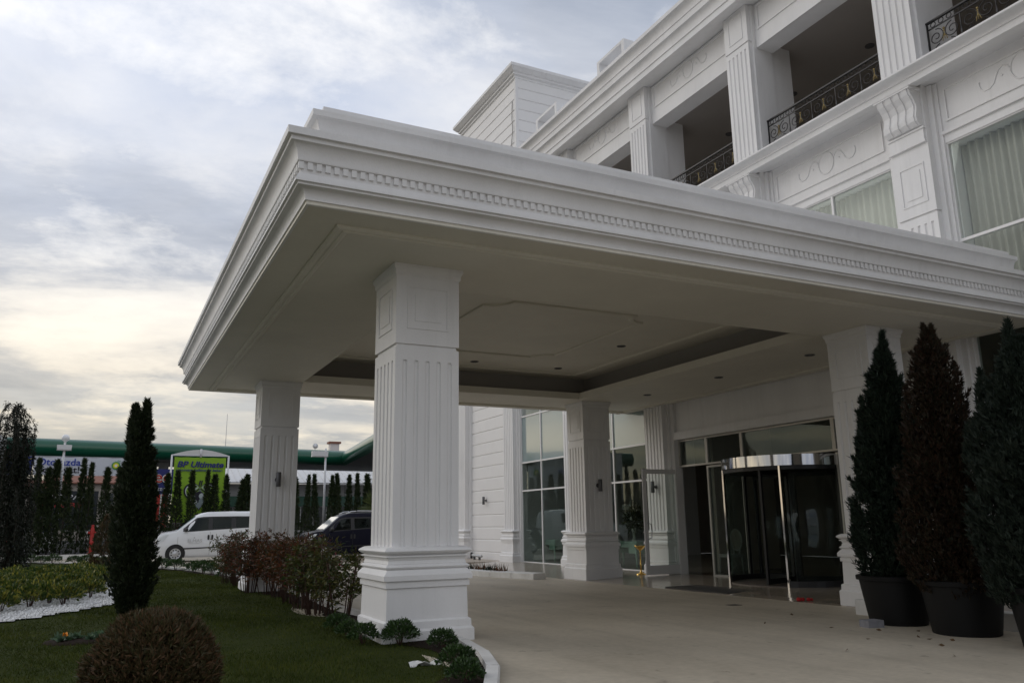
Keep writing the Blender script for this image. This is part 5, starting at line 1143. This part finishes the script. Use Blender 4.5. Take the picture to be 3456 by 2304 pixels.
# outward lies on the right-hand side of this path, so mirror the profile
sw = MB(); sweep(sw, pth, [(-d, z) for d, z in fp]); part('fascia', sw, 'st_green', st, 60)
deck = [(-16, 62.78), (18.12, 68.14), (16.22, 52.6), (16.02, 50.5), (26, 50.5), (26, 76.5), (-16, 72)]
part('deck', MB().loft([[(x, y, z) for x, y in deck] for z in (zb_+.03, zt_-.05)]), 'st_soffit', st)
for (x, y) in ((-6, 68.2), (4, 69.6), (14, 71.4), (22, 60)): part('pillar', MB().box(x-.35, x+.35, y-.35, y+.35, -.03, zb_+.04), 'st_grey', st)
sh = thing('station_shop', 'low fuel station shop with white ribbed metal roof and green band', 'building', (16, 82, -.02))
part('wall', MB().box(8, 30, 78.2, 92, -.03, 5.1), 'st_grey', sh)
for x in np.arange(8.0, 30, 1.83): part('wall_joint', MB().box(x-.03, x+.03, 78.17, 78.2, 4.0, 5.1), 'st_soffit', sh)
rf = part('roof', MB().prism([(77.7, 5.12), (77.7, 5.24), (87, 8.3), (87, 8.1)], 'x', 7.4, 30.6), 'st_white', sh)
for x in np.arange(7.6, 30.6, .62): part('roof_rib', MB().prism([(77.69, 5.24), (77.69, 5.29), (87, 8.36), (87, 8.29)], 'x', x-.03, x+.03), 'st_white', rf)
part('green_band', MB().box(7.9, 30.1, 77.95, 78.2, 3.05, 3.98), 'st_green', sh)
for i in range(9):
    x = 8.4+i*2.4; wn = part('window', MB().box(x, x+2.1, 78.1, 78.2, .9, 3.0), 'st_dark', sh); part('mullion', MB().box(x+1.0, x+1.08, 78.06, 78.1, .9, 3.0), 'st_white', wn)
part('sill_band', MB().box(7.95, 30.05, 78.0, 78.2, .72, .88), 'st_white', sh)

def logo(parent, x, y, z, R):
    for k, (rr, m, n, amp) in enumerate(((1.0, 'ink_dgreen', 18, .16), (.80, 'ink_lgreen', 18, .14), (.60, 'ink_yellow', 18, .12), (.32, 'ink_white', 18, .08))):
        pts = [(R*rr*(1-amp if i % 2 else 1)*math.cos(math.pi*i/n), R*rr*(1-amp if i % 2 else 1)*math.sin(math.pi*i/n)) for i in range(2*n)]
        part('logo_ring', MB().loft([[(x+a, q, z+b) for a, b in pts] for q in (y-.004*k, y-.004*k-.004)]), m, parent)
def cloth(x0, x1, z0, z1, y, sag=.03, n=24, slant=0.0):
    mb = MB(); ro = []
    for i in range(n+1):
        t = i/n; x = x0+(x1-x0)*t; yy = y+sag*math.sin(t*9)*.4+sag*.3*math.sin(t*23+1)
        ro.append([(x+slant, yy, z0-.02*math.sin(t*math.pi)), (x, yy+.01, z1-.05*math.sin(t*math.pi*4)**2*.4), (x, yy+.016, z1-.05*math.sin(t*math.pi*4)**2*.4), (x+slant, yy+.006, z0-.02*math.sin(t*math.pi))])
    return mb.loft(ro)
b1 = thing('white_banner', 'long white banner with blue end and round flower logo under the green canopy', 'banner', (-1.5, 51, .0))
part('banner_cloth', cloth(-3.55, .98, 4.15, 5.14, 51.0), 'ban_white', b1)
part('blue_cloth', cloth(-4.9, -3.56, 4.15, 5.14, 51.0, slant=-.08), 'ban_blue', b1)
lettering('Otogazda', .52, (-3.40, 50.95, 4.68), 'ink_bluel', b1, width=2.08, offset=.008)
lettering('Şok fiyat!', .50, (-3.46, 50.95, 4.28), 'ink_black', b1, width=2.10, offset=.008)
lettering('pg', .42, (-4.25, 50.94, 4.42), 'ink_white', b1, width=.42)
lettering('bp', .14, (.52, 50.95, 4.93), 'ink_dgreen', b1, width=.16)
part('stripe', MB().loft([[(x, q, z) for x, z in ((-4.3, 4.72), (-3.62, 5.02), (-3.62, 5.06), (-4.3, 4.76))] for q in (50.955, 50.95)]), 'ink_yellow', b1)
logo(b1, .46, 50.955, 4.71, .24)
for x in (-4.9, 1.0): part('pole', MB().tube([(x, 51.06, -.03), (x, 51.06, 5.2)], .05, 8), 'galv', b1, True)
part('guy_wire', MB().tube([(-4.9, 51.06, 5.17), (1.0, 51.06, 5.15)], .015, 5), 'galv', b1)

b2 = thing('green_banner', 'lime green advertising banner with a heart shaped engine on a tall white frame', 'banner', (4.75, 49, .0))
for x in (3.22, 6.24): part('post', MB().tube([(x, 49.1, -.03), (x, 49.1, 5.24)], .05, 8), 'post_white', b2, True)
part('cross_bar', MB().box(3.18, 6.28, 49.06, 49.14, 5.19, 5.25), 'post_white', b2)
part('arched_board', MB().prism([(3.2+3.06*i/16, 5.25+.30*math.sin(math.pi*i/16)) for i in range(17)], 'y', 49.08, 49.12), 'st_white', b2)
part('finial', MB().tube([(4.73, 49.04, 5.12), (4.73, 49.04, 5.58)], .055, 8), 'post_white', b2, True)
bc = part('banner_cloth', cloth(3.36, 6.10, 1.55, 5.12, 49.05, .02), 'ban_green', b2)
lettering('BP Ultimate', .45, (3.50, 49.0, 4.57), 'ink_blue', b2, width=2.46, shear=.22, offset=.014)
lettering('aracınızın kalbine iyi bakar.', .2, (3.46, 49.0, 4.34), 'ink_blue', b2, width=2.48, shear=.22, offset=.004)
hc = (4.80, 3.05)
def H(t, s): return (hc[0]+s*.054*16*math.sin(t)**3, hc[1]+s*.054*(13*math.cos(t)-5*math.cos(2*t)-2*math.cos(3*t)-math.cos(4*t)))
def flat(nm, pts, m, q0, par=bc): return part(nm, MB().loft([[(a, y_, b) for a, b in pts] for y_ in (q0, q0-.003)]), m, par)
hp = [H(t, 1.0) for t in np.linspace(0, 2*math.pi, 49)[:-1]]; hin = [H(t, .90) for t in np.linspace(0, 2*math.pi, 49)[:-1]]; hi2 = [H(t, .84) for t in np.linspace(0, 2*math.pi, 49)[:-1]]
flat('heart_outline', hp, 'ink_black', 49.005); flat('heart_rim', hin, 'ink_lgrey', 49.001); flat('heart_fill', hi2, 'ban_green', 48.997)
for s in (-1, 1):
    for k in range(5):
        a = math.radians(38); ux, uz = s*math.sin(a), math.cos(a); px_, pz_ = hc[0]+ux*(.22+.11*k), hc[1]-.12+uz*(.22+.11*k); wv_ = .26-.015*k
        flat('engine_fin', [(px_-uz*wv_, pz_+s*ux*wv_*s), (px_+uz*wv_, pz_-ux*wv_), (px_+uz*wv_+ux*.07, pz_-ux*wv_+uz*.07), (px_-uz*wv_+ux*.07, pz_+ux*wv_+uz*.07)], ('ink_grey', 'ink_black', 'ink_lgrey', 'ink_black', 'ink_grey')[k], 48.993)
for (cx, cz, rr, m, q) in ((hc[0]-.02, hc[1]-.16, .34, 'ink_black', 48.990), (hc[0]+.12, hc[1]-.08, .16, 'ink_lgrey', 48.987), (hc[0]+.14, hc[1]-.36, .17, 'ink_grey', 48.987), (hc[0]-.32, hc[1]-.12, .10, 'ink_grey', 48.987), (hc[0]-.02, hc[1]-.58, .16, 'ink_grey', 48.986), (hc[0]-.20, hc[1]-.38, .09, 'ink_lgrey', 48.986)):
    flat('engine_cover', [(cx+rr*math.cos(t), cz+rr*math.sin(t)) for t in np.linspace(0, 6.283, 21)[:-1]], m, q)
for s in (-.07, .03): flat('air_pipe', [(hc[0]+s-.03, hc[1]+.45), (hc[0]+s+.03, hc[1]+.45), (hc[0]+s+.10, hc[1]+.78), (hc[0]+s+.02, hc[1]+.78)], 'ink_black', 48.989)
# sign with red letters
sg = thing('blue_sign', 'blue shop sign with red rounded letters beside the lime banner', 'sign', (3.0, 52.6, 0))
part('panel', MB().box(1.2, 3.6, 52.5, 52.6, 3.2, 4.66), 'ink_blue', sg)
for dx, dz, m, sz in ((0, 0, 'ink_white', .98), (.0, .0, 'ink_red', .88)): lettering('ee', .95, (2.55, 52.48 if m == 'ink_white' else 52.46, 3.88), m, sg, width=.92, offset=.04 if m == 'ink_white' else .012)
lettering('azo', .34, (2.72, 52.48, 3.40), 'ink_white', sg, width=.52)
part('lower_panel', MB().box(2.3, 3.5, 52.5, 52.6, 1.2, 3.18), 'ink_red', sg); part('panel_rule', MB().box(2.98, 3.06, 52.46, 52.5, 1.2, 3.18), 'ink_white', sg)
for x in (1.4, 3.4): part('leg', MB().tube([(x, 52.65, -.03), (x, 52.65, 3.3)], .06, 8), 'galv', sg)
# price totem (red) at the left and plain white sign tower
tt = thing('red_totem', 'narrow red and white price totem behind the left hedge', 'sign', (-4.05, 50, -.03))
part('totem_frame', MB().box(-4.30, -3.78, 49.9, 50.1, -.03, 3.55), 'ink_red', tt)
for i in range(5): part('price_panel', MB().box(-4.18, -3.82, 49.87, 49.9, 1.5+i*.38, 1.82+i*.38), 'ink_white', tt)
part('poster', MB().box(-4.26, -3.9, 49.86, 49.9, .35, 1.35), 'ink_blue', tt); part('poster_mark', MB().lathe([(.14, .85), (.12, .86)], (-4.08, 49.86), 12), 'ink_yellow', tt)
ws = thing('white_sign_tower', 'tall white panel building with grey lettering at the left edge', 'building', (-8.2, 62, -.03))
part('wall', MB().box(-13, -6.15, 60.0, 64, -.03, 7.15), 'st_white', ws)
lettering('Fi', .7, (-7.05, 59.96, 6.05), 'ink_grey', ws, width=.4); lettering('ot', .6, (-7.0, 59.96, 5.15), 'ink_grey', ws, width=.5)
# fuel pumps and a white lettered board seen between the hedge trees
for i, x in enumerate((-2.9, 1.1)):
    pm = thing('fuel_pump', 'white and blue fuel pump glimpsed through the left hedge' if i == 0 else 'white and blue fuel pump behind the tall cypress', 'pump', (x, 58, -.02))
    part('cabinet', MB().loft([[(x-.5, 57.7, -.02), (x+.5, 57.7, -.02), (x+.5, 58.3, -.02), (x-.5, 58.3, -.02)], [(x-.48, 57.72, 1.6), (x+.48, 57.72, 1.6), (x+.48, 58.28, 1.6), (x-.48, 58.28, 1.6)], [(x-.4, 57.75, 2.0), (x+.4, 57.75, 2.0), (x+.4, 58.25, 2.0), (x-.4, 58.25, 2.0)]]), 'st_white', pm)
    part('display', MB().box(x-.3, x+.3, 57.66, 57.72, 1.1, 1.5), 'ink_blue', pm); part('nozzle', MB().box(x+.32, x+.42, 57.62, 57.72, .7, 1.2), 'rubber', pm)
wb_ = thing('letter_board', 'dark board with rows of white and red letters under the white banner', 'sign', (-2.2, 56, -.03))
part('board', MB().box(-3.9, -.3, 55.9, 56.0, 1.2, 3.5), 'house_window', wb_)
lettering('PRO PAH', .42, (-3.3, 55.87, 3.0), 'ink_white', wb_, width=2.4); lettering('FREE REF', .36, (-3.3, 55.87, 2.55), 'ink_red', wb_, width=2.4)
for x in (-3.7, -.5): part('leg', MB().box(x-.05, x+.05, 55.92, 55.98, -.03, 1.2), 'galv', wb_)
# houses behind the station
def house(label, x0, x1, y0, y1, zw, zr, nwin, m='house_wall'):
    r = thing('house', label, 'house', ((x0+x1)/2, (y0+y1)/2, -.5)); mx, my = (x0+x1)/2, (y0+y1)/2
    part('wall', MB().box(x0, x1, y0, y1, -.55, zw), m, r)
    part('roof', MB().loft([[(x0-.7, y0-.7, zw), (x1+.7, y0-.7, zw), (x1+.7, y1+.7, zw), (x0-.7, y1+.7, zw)], [(x0-.7, y0-.7, zw+.15), (x1+.7, y0-.7, zw+.15), (x1+.7, y1+.7, zw+.15), (x0-.7, y1+.7, zw+.15)], [(x0+(x1-x0)*.3, my-.1, zr), (x1-(x1-x0)*.3, my-.1, zr), (x1-(x1-x0)*.3, my+.1, zr), (x0+(x1-x0)*.3, my+.1, zr)]]), 'roof_tile', r)
    for k in range(nwin):
        xx = x0+(x1-x0)*(k+.5)/nwin
        for z in np.arange(1.2, zw-1.4, 2.9):
            w_ = part('window', MB().box(xx-.55, xx+.55, y0-.04, y0+.02, z, z+1.4), 'house_window', r); part('sill', MB().box(xx-.62, xx+.62, y0-.12, y0, z-.12, z), 'st_white', w_)
    return r
house('house with a brown hipped roof left of the red letters behind the station', -16, -5.5, 108, 118, 5.9, 7.4, 5)
house('house with a wide brown hipped roof behind the white banner', -6.5, 3.5, 112, 122, 6.6, 8.6, 5)
hs = house('white house with chimney beyond the station shop', 24.5, 36, 104, 116, 9.0, 10.0, 5, 'st_white')
part('chimney', MB().box(26.6, 27.8, 108, 109, 9.0, 12.0), 'st_white', hs); part('chimney_cap', MB().box(26.4, 28.0, 107.8, 109.2, 12.0, 12.25), 'roof_tile', hs)
ant = thing('antenna_mast', 'thin antenna mast rising behind the green station canopy', 'antenna', (10.3, 84, -.03))
part('mast', MB().tube([(10.3, 84, -.03), (10.3, 84, 12.2)], [.06, .02], 6), 'galv', ant)
# woods on the horizon
hz = MB(); ro = []
for i in range(90):
    a = math.radians(-70+150*i/89); R_ = 700; z = 9+5*math.sin(i*.7)+3*math.sin(i*2.3)+2*math.sin(i*5.1)
    ro.append([(R_*math.sin(a), R_*math.cos(a), -.8), (R_*math.sin(a), R_*math.cos(a), z), ((R_+60)*math.sin(a), (R_+60)*math.cos(a), -.8)])
hz.loft(ro, False); struct('hills', hz, 'earth', True)
